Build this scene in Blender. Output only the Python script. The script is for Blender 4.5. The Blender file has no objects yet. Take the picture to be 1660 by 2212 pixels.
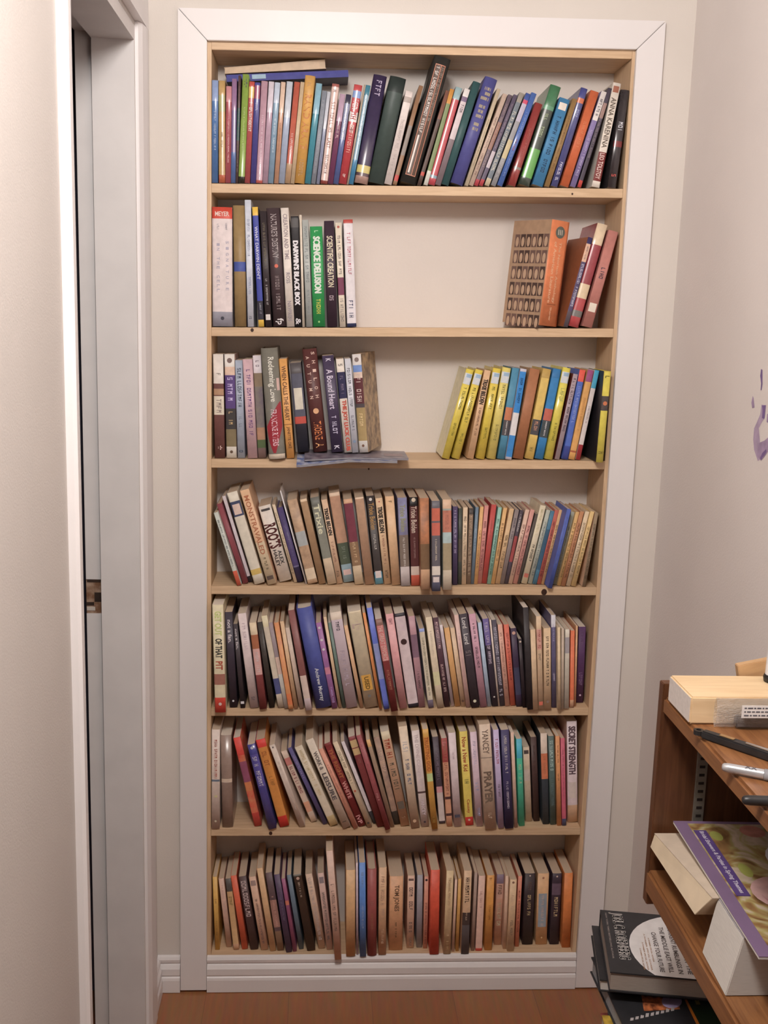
import bpy, bmesh, math, random
from mathutils import Vector, Matrix
# ---------------------------------------------------------------- camera, world, light
SC = bpy.context.scene
COL = SC.collection
CX, CY, CZ, YAW, PIT, ROL, F = 0.23529, -2.24821, 1.54073, 0.06345, 0.1794, 0.0297, 2300.22
FW = Vector((math.sin(YAW)*math.cos(PIT), math.cos(YAW)*math.cos(PIT), -math.sin(PIT)))
RT = Vector((math.cos(YAW), -math.sin(YAW), 0)); UP = RT.cross(FW)
R2 = RT*math.cos(ROL)+UP*math.sin(ROL); U2 = -RT*math.sin(ROL)+UP*math.cos(ROL)
CAM = Vector((CX, CY, CZ))
cd = bpy.data.cameras.new('camera'); cd.sensor_fit = 'HORIZONTAL'; cd.sensor_width = 36; cd.lens = 36*F/1660
cam = bpy.data.objects.new('camera', cd); COL.objects.link(cam)
cam.matrix_world = Matrix(((R2.x, U2.x, -FW.x, CX), (R2.y, U2.y, -FW.y, CY), (R2.z, U2.z, -FW.z, CZ), (0, 0, 0, 1)))
SC.camera = cam
w = bpy.data.worlds.new('world'); SC.world = w; w.use_nodes = True
w.node_tree.nodes['Background'].inputs[0].default_value = (1, .88, .80, 1)
w.node_tree.nodes['Background'].inputs[1].default_value = 0.01
def lamp(name, loc, power, size, col):
    d = bpy.data.lights.new(name, 'POINT'); d.energy = power; d.shadow_soft_size = size; d.color = col
    o = bpy.data.objects.new(name, d); COL.objects.link(o); o.location = loc; return o
lamp('ceiling_lamp_light', (0.20, -1.62, 2.25), 63, 0.13, (1, .945, .91))
SC.view_settings.view_transform = 'Standard'; SC.view_settings.look = 'None'
SC.view_settings.exposure = 0.0; SC.view_settings.gamma = 1; SC.view_settings.use_curve_mapping = False

def ray(u, v): return FW*F+R2*(u-830)-U2*(v-1106)
def at(ax, val, u, v):                      # where the sight line of a pixel meets the plane axis = val
    d = ray(u, v); return CAM+d*((val-CAM[ax])/d[ax])
# ---------------------------------------------------------------- helpers
def lin(h):
    c = [int(h[i:i+2], 16)/255 for i in (0, 2, 4)]
    return [x/12.92 if x <= .04045 else ((x+.055)/1.055)**2.4 for x in c]
MATS = {}
def nodes(m):
    m.use_nodes = True; nt = m.node_tree; return nt, nt.nodes['Principled BSDF']
def mat(col, rough=.55, var=.06, scale=40, spec=.4, bump=0, bscale=200, key=None, metal=0, stretch=None, col2=None, emis=None, trans=0):
    k = key or (tuple(round(c, 4) for c in col), rough, var, scale, spec, bump, metal, stretch, tuple(col2) if col2 else None, trans)
    if k in MATS: return MATS[k]
    m = bpy.data.materials.new('mat'); nt, b = nodes(m); N = nt.nodes; L = nt.links
    tc = N.new('ShaderNodeTexCoord'); mp = N.new('ShaderNodeMapping'); L.new(tc.outputs['Object'], mp.inputs[0])
    if stretch: mp.inputs['Scale'].default_value = stretch
    no = N.new('ShaderNodeTexNoise'); no.inputs['Scale'].default_value = scale; no.inputs['Detail'].default_value = 4
    L.new(mp.outputs[0], no.inputs['Vector'])
    cr = N.new('ShaderNodeValToRGB'); e = cr.color_ramp.elements
    c2 = col2 or [c*(1+var) for c in col]; c1 = col if col2 else [c*(1-var) for c in col]
    e[0].color = (*c1, 1); e[1].color = (*c2, 1); e[0].position = .35; e[1].position = .65
    L.new(no.outputs['Fac'], cr.inputs[0]); L.new(cr.outputs[0], b.inputs['Base Color'])
    b.inputs['Roughness'].default_value = rough; b.inputs['Specular IOR Level'].default_value = spec
    b.inputs['Metallic'].default_value = metal
    if trans: b.inputs['Transmission Weight'].default_value = trans
    if bump:
        n2 = N.new('ShaderNodeTexNoise'); n2.inputs['Scale'].default_value = bscale; L.new(mp.outputs[0], n2.inputs['Vector'])
        bm_ = N.new('ShaderNodeBump'); bm_.inputs['Strength'].default_value = bump; bm_.inputs['Distance'].default_value = .002
        L.new(n2.outputs['Fac'], bm_.inputs['Height']); L.new(bm_.outputs[0], b.inputs['Normal'])
    MATS[k] = m; return m
def tag(o, label=None, cat=None, group=None, kind=None):
    if label: o['label'] = label
    if cat: o['category'] = cat
    if group: o['group'] = group
    if kind: o['kind'] = kind
    return o
def empty(name, loc, label, cat, group=None, rot=(0, 0, 0)):
    o = bpy.data.objects.new(name, None); COL.objects.link(o); o.location = loc; o.rotation_euler = rot
    o.empty_display_size = .02; return tag(o, label, cat, group)
class MB:
    def __init__(s): s.v = []; s.f = []; s.mi = []; s.mats = []; s.sm = []
    def m(s, mt):
        if mt not in s.mats: s.mats.append(mt)
        return s.mats.index(mt)
    def poly(s, pts, mt, smooth=False):
        n = len(s.v); s.v += [tuple(p) for p in pts]; s.f.append(tuple(range(n, n+len(pts)))); s.mi.append(s.m(mt)); s.sm.append(smooth)
    def raw(s, vs, fs, mt, smooth=False):
        n = len(s.v); s.v += [tuple(p) for p in vs]
        for f in fs: s.f.append(tuple(n+i for i in f)); s.mi.append(s.m(mt)); s.sm.append(smooth)
    def box(s, a, b, mt):
        x0, y0, z0 = a; x1, y1, z1 = b
        s.raw([(x0, y0, z0), (x1, y0, z0), (x1, y1, z0), (x0, y1, z0), (x0, y0, z1), (x1, y0, z1), (x1, y1, z1), (x0, y1, z1)],
              [(0, 3, 2, 1), (4, 5, 6, 7), (0, 1, 5, 4), (1, 2, 6, 5), (2, 3, 7, 6), (3, 0, 4, 7)], mt)
    def hexa(s, p, mt):                     # p: four bottom points counter-clockwise, four top points
        s.raw(p, [(0, 3, 2, 1), (4, 5, 6, 7), (0, 1, 5, 4), (1, 2, 6, 5), (2, 3, 7, 6), (3, 0, 4, 7)], mt)
    def extrude(s, prof, a, b, mt, axis=0, smooth=False):   # closed profile of (p,q) pairs swept along an axis from a to b
        def P(t, q):
            return (t, q[0], q[1]) if axis == 0 else (q[0], t, q[1]) if axis == 1 else (q[0], q[1], t)
        n = len(prof); vs = [P(a, q) for q in prof]+[P(b, q) for q in prof]
        fs = [(i, (i+1) % n, n+(i+1) % n, n+i) for i in range(n)]
        s.raw(vs, fs, mt, smooth); s.raw(vs, [tuple(range(n-1, -1, -1)), tuple(range(n, 2*n))], mt)
    def tube(s, a, b, r0, r1, mt, n=20, caps=True):
        a = Vector(a); b = Vector(b); d = (b-a).normalized(); u = d.orthogonal().normalized(); w_ = d.cross(u)
        vs = []
        for c, r in ((a, r0), (b, r1)):
            for i in range(n):
                t = 2*math.pi*i/n; vs.append(c+(u*math.cos(t)+w_*math.sin(t))*r)
        s.raw(vs, [(i, (i+1) % n, n+(i+1) % n, n+i) for i in range(n)], mt, True)
        if caps: s.raw(vs, [tuple(range(n-1, -1, -1)), tuple(range(n, 2*n))], mt)
    def lathe(s, a, d, prof, mt, n=20):     # prof: list of (distance along d, radius)
        a = Vector(a); d = Vector(d).normalized()
        for (t0, r0), (t1, r1) in zip(prof, prof[1:]): s.tube(a+d*t0, a+d*t1, r0, r1, mt, n, False)
    def build(s, name, parent=None, bevel=0, fixn=True):
        me = bpy.data.meshes.new(name); me.from_pydata(s.v, [], s.f)
        for mt in s.mats: me.materials.append(mt)
        me.polygons.foreach_set('material_index', s.mi); me.polygons.foreach_set('use_smooth', s.sm); me.update()
        if fixn or bevel:
            bm = bmesh.new(); bm.from_mesh(me)
            bmesh.ops.remove_doubles(bm, verts=bm.verts, dist=1e-6)
            if bevel: bmesh.ops.bevel(bm, geom=[e for e in bm.edges if len(e.link_faces) == 2 and e.calc_face_angle(0) > .5], offset=bevel, segments=2, affect='EDGES', clamp_overlap=True)
            if fixn: bmesh.ops.recalc_face_normals(bm, faces=bm.faces)
            bm.to_mesh(me); bm.free()
        o = bpy.data.objects.new(name, me); COL.objects.link(o); o.parent = parent; return o
TXT = {}
def text_mesh(s):                           # glyph outlines as flat polygons in the unit box
    if s in TXT: return TXT[s]
    c = bpy.data.curves.new('t', 'FONT'); c.body = s; c.resolution_u = 2; c.align_x = 'CENTER'; c.space_line = .9; c.offset = .018
    o = bpy.data.objects.new('t', c); COL.objects.link(o)
    dg = bpy.context.evaluated_depsgraph_get(); me = bpy.data.meshes.new_from_object(o.evaluated_get(dg))
    vs = [tuple(v.co) for v in me.vertices]; fs = [tuple(p.vertices) for p in me.polygons]
    bpy.data.objects.remove(o); bpy.data.curves.remove(c); bpy.data.meshes.remove(me)
    x0 = min(v[0] for v in vs); x1 = max(v[0] for v in vs); y0 = min(v[1] for v in vs); y1 = max(v[1] for v in vs)
    r = ([((v[0]-x0)/(x1-x0), (v[1]-y0)/(y1-y0)) for v in vs], fs, (x1-x0)/(y1-y0)); TXT[s] = r; return r
# ---------------------------------------------------------------- materials of the room
def S(h, ref='ffffff', k=.8):               # surface colour from an observed tone and the white seen next to it
    a = lin(h); b = lin(ref); return [max(.006, min(.86, x/y*k)) for x, y in zip(a, b)]
WALL = mat([.73, .68, .63], .75, .015, 6, .2, bump=.15, bscale=320)
WALLL = mat([.60, .56, .53], .75, .015, 6, .2, bump=.15, bscale=320)  # wall paint darkened to put this side's weaker light into colour
WALLR = mat([.76, .70, .67], .75, .015, 6, .2, bump=.2, bscale=260)  # wall paint lightened to put this side's stronger light into colour
WHITE = mat([.82, .79, .79], .38, .012, 9, .4, bump=.08, bscale=90, stretch=(1, 1, .2))
WHITE2 = mat([.72, .69, .68], .5, .03, 14, .35)
BACK = mat([.76, .705, .66], .8, .015, 8, .2, bump=.25, bscale=160)
def wood(c1, c2, rough, scale, stretch, key):
    if key in MATS: return MATS[key]
    m = bpy.data.materials.new(key); nt, b = nodes(m); N = nt.nodes; L = nt.links
    tc = N.new('ShaderNodeTexCoord'); mp = N.new('ShaderNodeMapping'); mp.inputs['Scale'].default_value = stretch; L.new(tc.outputs['Object'], mp.inputs[0])
    wv = N.new('ShaderNodeTexNoise'); wv.inputs['Scale'].default_value = scale; wv.inputs['Detail'].default_value = 6; wv.inputs['Distortion'].default_value = .6
    L.new(mp.outputs[0], wv.inputs['Vector']); cr = N.new('ShaderNodeValToRGB'); e = cr.color_ramp.elements
    e[0].color = (*c1, 1); e[1].color = (*c2, 1); e[0].position = .3; e[1].position = .7
    L.new(wv.outputs['Fac'], cr.inputs[0]); L.new(cr.outputs[0], b.inputs['Base Color']); b.inputs['Roughness'].default_value = rough
    MATS[key] = m; return m
PINE_X = wood([.60, .41, .25], [.74, .54, .35], .55, 14, (1, 14, 14), 'pine_x')
PINE_Z = wood([.60, .41, .25], [.74, .54, .35], .55, 14, (14, 14, 1), 'pine_z')
LUMBER = wood([.70, .50, .29], [.80, .61, .38], .6, 10, (1, 12, 8), 'lumber')
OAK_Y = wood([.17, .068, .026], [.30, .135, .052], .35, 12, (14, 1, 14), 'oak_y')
OAK_SHADE = wood([.085, .032, .014], [.15, .060, .026], .4, 12, (14, 14, 1), 'oak_shade')  # oak copy darkened to hold the shade inside the unit
KNOT = mat([.05, .02, .012], .6, .2, 60)
# laminate floor with planks
def floor_mat():
    m = bpy.data.materials.new('laminate'); nt, b = nodes(m); N = nt.nodes; L = nt.links
    tc = N.new('ShaderNodeTexCoord'); mp = N.new('ShaderNodeMapping'); L.new(tc.outputs['Object'], mp.inputs[0]); mp.inputs['Rotation'].default_value = (0, 0, math.radians(90))
    br = N.new('ShaderNodeTexBrick'); br.inputs['Scale'].default_value = 1; br.inputs['Brick Width'].default_value = 1.2; br.inputs['Row Height'].default_value = .19
    br.inputs['Mortar Size'].default_value = .0006; br.inputs['Color1'].default_value = (.42, .175, .075, 1); br.inputs['Color2'].default_value = (.37, .145, .06, 1); br.inputs['Mortar'].default_value = (.24, .11, .055, 1)
    L.new(mp.outputs[0], br.inputs['Vector'])
    no = N.new('ShaderNodeTexNoise'); no.inputs['Scale'].default_value = 10; m2 = N.new('ShaderNodeMapping'); m2.inputs['Scale'].default_value = (10, 1, 1); L.new(tc.outputs['Object'], m2.inputs[0]); L.new(m2.outputs[0], no.inputs['Vector'])
    mx = N.new('ShaderNodeMixRGB'); mx.blend_type = 'MULTIPLY'; mx.inputs[0].default_value = .45; L.new(br.outputs['Color'], mx.inputs[1]); L.new(no.outputs['Color'], mx.inputs[2])
    L.new(mx.outputs[0], b.inputs['Base Color']); b.inputs['Roughness'].default_value = .35; return m
FLOOR = floor_mat()
# ---------------------------------------------------------------- room shell
XL, XW, D = -0.113, 0.978, 0.1347
HB = 2.44
def struct(name, mb, parent=None, bevel=0):
    o = mb.build(name, parent, bevel)
    if parent is None: o['kind'] = 'structure'
    return o
# opening corners of the niche, a little out of square as in the house
TLi, TRi, BLi, BRi = (.0018, 2.0675), (.8588, 2.0871), (0, 0), (.8622, 0)
TLo, TRo, BLo, BRo = (-.0545, 2.1245), (.9141, 2.1428), (-.0595, 0), (.9175, 0)
mb = MB()
def wallquad(a, b, c, d): mb.hexa([(a[0], 0, a[1]), (b[0], 0, b[1]), (b[0], .1, b[1]), (a[0], .1, a[1]), (d[0], 0, d[1]), (c[0], 0, c[1]), (c[0], .1, c[1]), (d[0], .1, d[1])], WALL)
ZW = lambda x: 2.08+.015*(x-XL+.1)/(XW+.2-XL)
wallquad((XL-.1, 0), (-.006, 0), (-.006, ZW(-.006)), (XL-.1, 2.08))
wallquad((.869, 0), (XW+.1, 0), (XW+.1, 2.095), (.869, ZW(.869)))
wallquad((XL-.1, 2.08), (XW+.1, 2.095), (XW+.1, HB), (XL-.1, HB))
struct('wall_back', mb)
mb = MB(); mb.box((XW, -4.6, 0), (XW+.1, 0, HB), WALLR); wr = struct('wall_right', mb)
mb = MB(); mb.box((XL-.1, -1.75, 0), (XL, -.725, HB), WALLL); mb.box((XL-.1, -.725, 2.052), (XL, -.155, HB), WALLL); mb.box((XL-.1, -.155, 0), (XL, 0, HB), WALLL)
struct('wall_left', mb)
DIM = mat([.08, .07, .06], .8, .03, 5)  # unseen walls made near-black to cut bounced light
mb = MB(); mb.box((-2.6, -4.7, 0), (XW+.1, -4.6, HB), DIM); struct('wall_front', mb)
mb = MB(); mb.box((-2.7, -4.7, 0), (-2.6, -1.66, HB), DIM); struct('wall_side', mb)
mb = MB(); mb.box((-2.6, -1.75, 0), (XL-.1005, -1.66, HB), DIM); struct('wall_hall', mb)
mb = MB(); mb.box((-2.7, -4.7, -.05), (XW+.1, 0, 0), FLOOR); struct('floor', mb)
mb = MB(); mb.box((-2.7, -4.7, HB), (XW+.1, .1, HB+.05), mat([.34, .31, .28], .8, .02, 8)); struct('ceiling', mb)  # unseen ceiling, darkened to hold down bounced light
# the space behind the doorway, its darkness put into the wall colour
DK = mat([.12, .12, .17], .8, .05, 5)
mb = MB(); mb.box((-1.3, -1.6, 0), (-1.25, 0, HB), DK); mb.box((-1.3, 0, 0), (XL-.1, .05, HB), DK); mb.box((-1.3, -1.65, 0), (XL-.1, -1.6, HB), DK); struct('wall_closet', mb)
# door lining of the left doorway: far jamb with stop and rebate, head, strike mortise
mb = MB()
mb.box((-.190, -.170, 0), (XL, -.1555, 2.052), WHITE2)                   # stop side, proud
mb.box((-.222, -.158, 0), (-.190, -.1555, .944), WHITE2); mb.box((-.222, -.158, 1.014), (-.190, -.1555, 2.052), WHITE2)
mb.box((-.190, -.7245, 2.026), (XL, -.170, 2.0515), WHITE2); mb.box((-.222, -.7245, 2.040), (-.190, -.1585, 2.0515), WHITE2)
mb.box((-.222, -.7245, 0), (XL, -.712, 2.026), WHITE2)
dj = struct('door_1', mb)
mb = MB()
BR1 = mat([.20, .10, .055], .8, .5, 60, col2=[.42, .30, .22]); BR2 = mat([.035, .02, .014], .9, .3, 40)
mb.box((-.222, -.1572, .944), (-.1905, -.1556, 1.014), BR1); mb.box((-.206, -.1580, .968), (-.1915, -.1573, .987), BR2); mb.box((-.2215, -.1580, .960), (-.207, -.1573, .967), BR2)
mb.box((-.2215, -.1582, .950), (-.205, -.1573, .9575), mat([.55, .5, .45], .7)); mb.box((-.22, -.1580, 1.008), (-.193, -.1573, 1.0135), BR2)
sm_ = mb.build('strike_mortise', dj); sm_['label'] = 'raw chiselled wooden latch mortise'
CASP = [(0, 0), (0, .006), (.012, .012), (.040, .015), (.060, .015), (.066, .010), (.066, 0)]
def casing(y0, y1, name):
    mb = MB(); sgn = 1 if y1 > y0 else -1; kk = abs(y1-y0)/.066
    mb.extrude([(XL+q, y0+sgn*p*kk) for p, q in CASP], 0, 2.06, WHITE, 2); return struct(name, mb)
casing(-.160, -.094, 'trim_4'); casing(-.720, -.762, 'trim_5')
mb = MB(); mb.box((XL+.0003, -.761, 2.0605), (XL+.015, -.095, 2.125), WHITE); struct('trim_6', mb)
# mitred flat casing around the bookshelf niche
def casep(name, q, mt=WHITE):
    mb = MB(); T0, T1 = -.0120, -.0004
    mb.hexa([(q[0][0], T0, q[0][1]), (q[1][0], T0, q[1][1]), (q[1][0], T1, q[1][1]), (q[0][0], T1, q[0][1]), (q[3][0], T0, q[3][1]), (q[2][0], T0, q[2][1]), (q[2][0], T1, q[2][1]), (q[3][0], T1, q[3][1])], mt)
    return struct(name, mb, None, .0009)
g = .0007
casep('trim_1', [(BLo[0], .006), (BLi[0], .006), (TLi[0], TLi[1]), (TLo[0], TLo[1])])
casep('trim_2', [(TLi[0]+g, TLi[1]+g), (TRi[0]-g, TRi[1]+g), (TRo[0]-g, TRo[1]+g), (TLo[0]+g, TLo[1]+g)])
casep('trim_3', [(BRi[0], .003), (BRo[0], .003), (TRo[0], TRo[1]), (TRi[0], TRi[1])])
# moulded baseboards: left stub, across the foot of the niche, right stub
BP = [(0, 0), (-.013, 0), (-.013, .030), (-.0115, .036), (-.009, .0385), (-.0115, .043), (-.0115, .058), (-.007, .066), (-.0045, .069), (-.008, .073), (-.009, .080), (-.006, .086), (0, .088)]
def baseb(name, x0, x1, y=-.0005, k=1.0):
    mb = MB(); mb.extrude([(y+p, z*k+.0015) for p, z in BP], x0, x1, WHITE, 0, False); return struct(name, mb)
baseb('baseboard_back', XL+.001, BLo[0]-.001); baseb('baseboard_niche', .0008, .8612, k=.985); baseb('baseboard_right', BRo[0]+.001, XW-.001)
mb = MB(); mb.extrude([(XL+.0005-p, z+.0015) for p, z in BP], -.0885, -.015, WHITE, 1); struct('baseboard_left', mb)
mb = MB(); mb.extrude([(XW-.0005+p, z+.0015) for p, z in BP], -3.55, -.015, WHITE, 1); struct('baseboard_side', mb)
# purple smear on the right wall
mb = MB(); PU = [mat([.20, .13, .30], .8, .1, 60), mat([.45, .35, .48], .8, .12, 40), mat([.38, .28, .42], .8, .15, 50)]
def smear(pts, mt, k=0):
    q = [at(0, XW-.0003-k*.0002, u, v) for u, v in pts]; mb.poly(q, mt)
smear([(1645, 797), (1648, 799), (1648, 830), (1646, 843), (1644, 843), (1645, 828), (1643, 812)], PU[0])
smear([(1627, 855), (1629, 860), (1631, 880), (1626, 882), (1624, 870)], PU[2])
smear([(1646, 874), (1656, 876), (1653, 902), (1645, 915), (1640, 925), (1646, 990), (1638, 996), (1630, 972), (1628, 950), (1630, 925), (1636, 912), (1643, 895)], PU[1])
smear([(1647, 876), (1655, 875), (1654, 885), (1652, 905), (1647, 903), (1648, 888)], PU[0], 1)
smear([(1640, 957), (1652, 952), (1660, 945), (1660, 975), (1651, 988), (1645, 995), (1636, 985)], PU[2], 1)
smear([(1648, 978), (1656, 970), (1657, 976), (1649, 987), (1644, 994), (1643, 988)], PU[0], 2)
smear([(1658, 895), (1664, 890), (1664, 915), (1657, 912)], PU[2])
sm = mb.build('paint_smear', wr, fixn=False); sm['label'] = 'purple paint smear'
# ---------------------------------------------------------------- built-in bookcase in the niche
SHT = [(1.7993, 1.8187), (1.5131, 1.5345), (1.2386, 1.2527), (.9629, .9719), (.6856, .6927), (.4006, .4027), (.0885, .0885)]
def shz(i, x): a, b = SHT[i]; return a+(b-a)*(x-.0095)/.842
XA, XB = .0088, .8530                       # inner faces of the side panels
bc = empty('built_in_bookcase', (.43, .06, 0), 'pale pine bookcase built into the white framed wall niche', 'bookcase')
def bcpart(name, mb, bevel=.0006):
    o = mb.build(name, None, bevel); o.data.transform(Matrix.Translation((-.43, -.06, 0))); o.parent = bc; return o
mb = MB(); mb.hexa([(-.001, .0002, .001), (XA, .0002, .001), (XA, D, .001), (-.001, D, .001), (.001, .0002, 2.070), (XA+.001, .0002, 2.070), (XA+.001, D, 2.070), (.001, D, 2.070)], PINE_Z); bcpart('side_panel', mb)
mb = MB(); mb.box((XB, .0002, .001), (.862, D, 2.0895), PINE_Z); bcpart('side_panel', mb)
mb = MB(); mb.hexa([(XA+.0012, .0002, 2.0535), (XB-.0003, .0002, 2.072), (XB-.0003, D, 2.072), (XA+.0012, D, 2.0535), (XA+.0012, .0002, 2.0705), (XB-.0003, .0002, 2.0895), (XB-.0003, D, 2.0895), (XA+.0012, D, 2.0705)], PINE_X); bcpart('top_panel', mb)
mb = MB(); mb.box((-.004, D+.0004, .001), (.866, D+.012, 2.10), BACK); bcpart('back_panel', mb, 0)
for i, (a, b) in enumerate(SHT):
    t = .0180 if i < 6 else .06
    mb = MB(); x0, x1 = XA+.0003+(.0009*a/2), XB-.0003
    mb.hexa([(x0, .0002, a-t), (x1, .0002, b-t), (x1, D, b-t), (x0, D, a-t), (x0, .0002, a), (x1, .0002, b), (x1, D, b), (x0, D, a)], PINE_X)
    o = bcpart('shelf', mb)
    kn = {1: [(545, 713, 3.5)], 3: [(1176, 1279, 6.5)], 5: [(585, 1800, 4)], 0: [(1237, 419, 2)], 2: [(797, 1013, 2)]}.get(i)
    if kn:
        m2 = MB()
        for u, v, r in kn:
            p = at(1, 0, u, v); r = r*2.25/F
            m2.poly([(p.x-.43+math.cos(t_)*r, -.06-.0002, p.z+math.sin(t_)*r*1.15) for t_ in [k*math.pi/6 for k in range(12)]], KNOT)
        k_ = m2.build('knot', o, fixn=False)
# ---------------------------------------------------------------- books
REFS = ['e6dad4', 'd8ccc6', 'c6b8b0', 'b4a296', 'a08c80', '908074', '7e6a5c']
ROWN = ['top', 'second', 'third', 'fourth', 'fifth', 'sixth', 'bottom']
KREF = [.78, .74, .72, .70, .86, .86, .82]
PAGE = {}
def pagemat(i):
    if i not in PAGE:
        c = [[.74, .62, .50], [.66, .52, .39], [.80, .71, .61]][i]
        PAGE[i] = mat([x*.93 for x in c], .85, .1, 300, .1, stretch=(6, .2, .2), col2=c, key=('page', i))
    return PAGE[i]
def SB(h, row):
    rl = lin(REFS[row]); c = [x/y for x, y in zip(lin(h), rl)]; l0 = .3*rl[0]+.59*rl[1]+.11*rl[2]
    c = [x*(r/l0)**(.9 if row < 4 else 1) for x, r in zip(c, rl)]          # warm cast of the light is kept in the book colours
    l = .3*c[0]+.59*c[1]+.11*c[2]; k = (.12, .10, .12, .26, .18, .18, .2)[row]
    c = [(x*(1-k)+l*k)*KREF[row] for x in c]; m = max(c); f_ = min(1, .80/m)
    return [max(.007, x*f_) for x in c]
def bookmat(row, h, gloss, art=None):
    c = SB(h, row)
    if art:
        c2 = SB(art, row); return mat(c, .3 if gloss else .5, .1, 55, .45, col2=c2, key=('art', row, h, art, gloss))
    return mat(c,   .27 if gloss else .44, .07, 70, .95 if gloss else .35, key=('bk', row, h, gloss))
def inkmat(row, h):
    c = SB(h, row); f_ = .62 if sum(c) < 1.5 else 1
    return mat([x*f_ for x in c], .44, .07, 70, .35, key=('ink', row, h))
def parse(line):
    a, base, rest = line.split('|', 2); opts, desc = rest.rsplit('|', 1)
    f = a.split(); o = [t for t in opts.split(' ') if t]
    return [float(f[0]), float(f[1]), float(f[2]), None if f[3] == '-' else float(f[3]), float(f[4])], base, o, desc
def layout(row, items, shim=None):
    res = []
    for g_, base, opts, desc in items:
        xb, xt, yt, yb, wpx = g_
        ys = -.003
        if row >= 2 and yb is not None:
            p = at(2, shz(row, at(1, 0, xb, yb).x)+.0005, xb, yb); ys = max(-.062, min(.03, p.y))
        if row >= 2 and row < 3: ys = max(-.03, min(.012, ys))
        pb = at(1, ys, xb, yb if yb is not None else 400); pt = at(1, ys, xt, yt)
        zs = shz(row, pb.x)+.0006
        if shim: zs += shim(xb)
        # slide the foot onto the shelf along the spine line
        a = math.atan2(pt.x-pb.x, pt.z-zs)
        th = max(.0025, wpx*(ys-CY)/F*1.0/math.sqrt(1+((at(1, 0, xb, 400).x-CX)/2.25)**2)*.985*math.cos(a))
        zs += .0255*th if row < 6 else 0
        yw = [float(o[4:]) for o in opts if o.startswith('yaw:')]
        if yw and row < 2: zs += .0014
        bot = zs+th/2*abs(math.sin(a))
        h = (pt.z-bot)/math.cos(a)
        res.append(dict(x=pb.x, a=a, th=th, z=zs, h=h, y=ys, base=base, opts=opts, desc=desc))
    return res
def edge(b, side, hgt):                     # x of the left or right side of a book at height hgt over the shelf
    s = math.sin(b['a']); c = math.cos(b['a']); z0 = b['th']/2*abs(s)
    return b['x']+(hgt-z0)*s/c+side*(b['th']/2)/c
def relax(R, lo=XA+.0012, hi=XB-.0008):
    G = .0003
    for it in range(60):
        worst = 0
        for i in range(len(R)+1):
            A = R[i-1] if i > 0 else None; B = R[i] if i < len(R) else None
            if A and any(o.startswith('yaw:-') or o == 'yaw:28' for o in A['opts']): continue
            if B and any(o.startswith('yaw:-') or o == 'yaw:28' for o in B['opts']) and A: continue
            hs = [.001, .999]; top = min([b['h']*math.cos(b['a']) for b in (A, B) if b])
            gaps = []
            for q in hs:
                z = q*top
                l = edge(A, 1, z) if A else lo+.0006*(z > .1); r = edge(B, -1, z) if B else hi
                gaps.append(r-l-G)
            for k, gp in enumerate(gaps):
                if gp < 0:
                    worst = min(worst, gp)
                    # bend by turning: move the offending end; shrink a little too
                    n = (1 if A else 0)+(1 if B else 0)
                    for b, sgn in ((A, -1), (B, 1)):
                        if not b: continue
                        dlt = -gp/n*.5
                        shr = min(dlt*.5, b['th']*.05); b['th'] -= shr; mv = sgn*(dlt-shr*.5)
                        if k == 0:
                            b['x'] += mv; b['a'] -= math.atan2(mv, b['h'])*.9
                        else:
                            b['a'] += math.atan2(mv, b['h'])
        if worst > -.00025: break
    return worst
def bulge_y(x, th, k): return k*(2*x/th)**2
STROKES = [[(0, 0, .22, 1), (0, .8, .8, 1), (0, .42, .7, .58)], [(0, 0, .22, 1), (.6, 0, .82, 1), (0, .4, .8, .56)], [(.3, 0, .52, 1)],
           [(0, 0, .22, 1), (0, 0, .8, .2)], [(.3, 0, .52, 1), (0, .8, .85, 1)], [(0, 0, .85, .2), (0, .8, .85, 1), (0, .1, .2, .9), (.65, .1, .85, .9)],
           [(0, 0, .8, .18), (0, .42, .8, .58), (0, .82, .8, 1), (0, .5, .2, 1), (.6, 0, .8, .5)], [(0, 0, .2, 1), (.62, 0, .82, 1), (.2, .5, .4, .9), (.42, .5, .62, .9)]]
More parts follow.
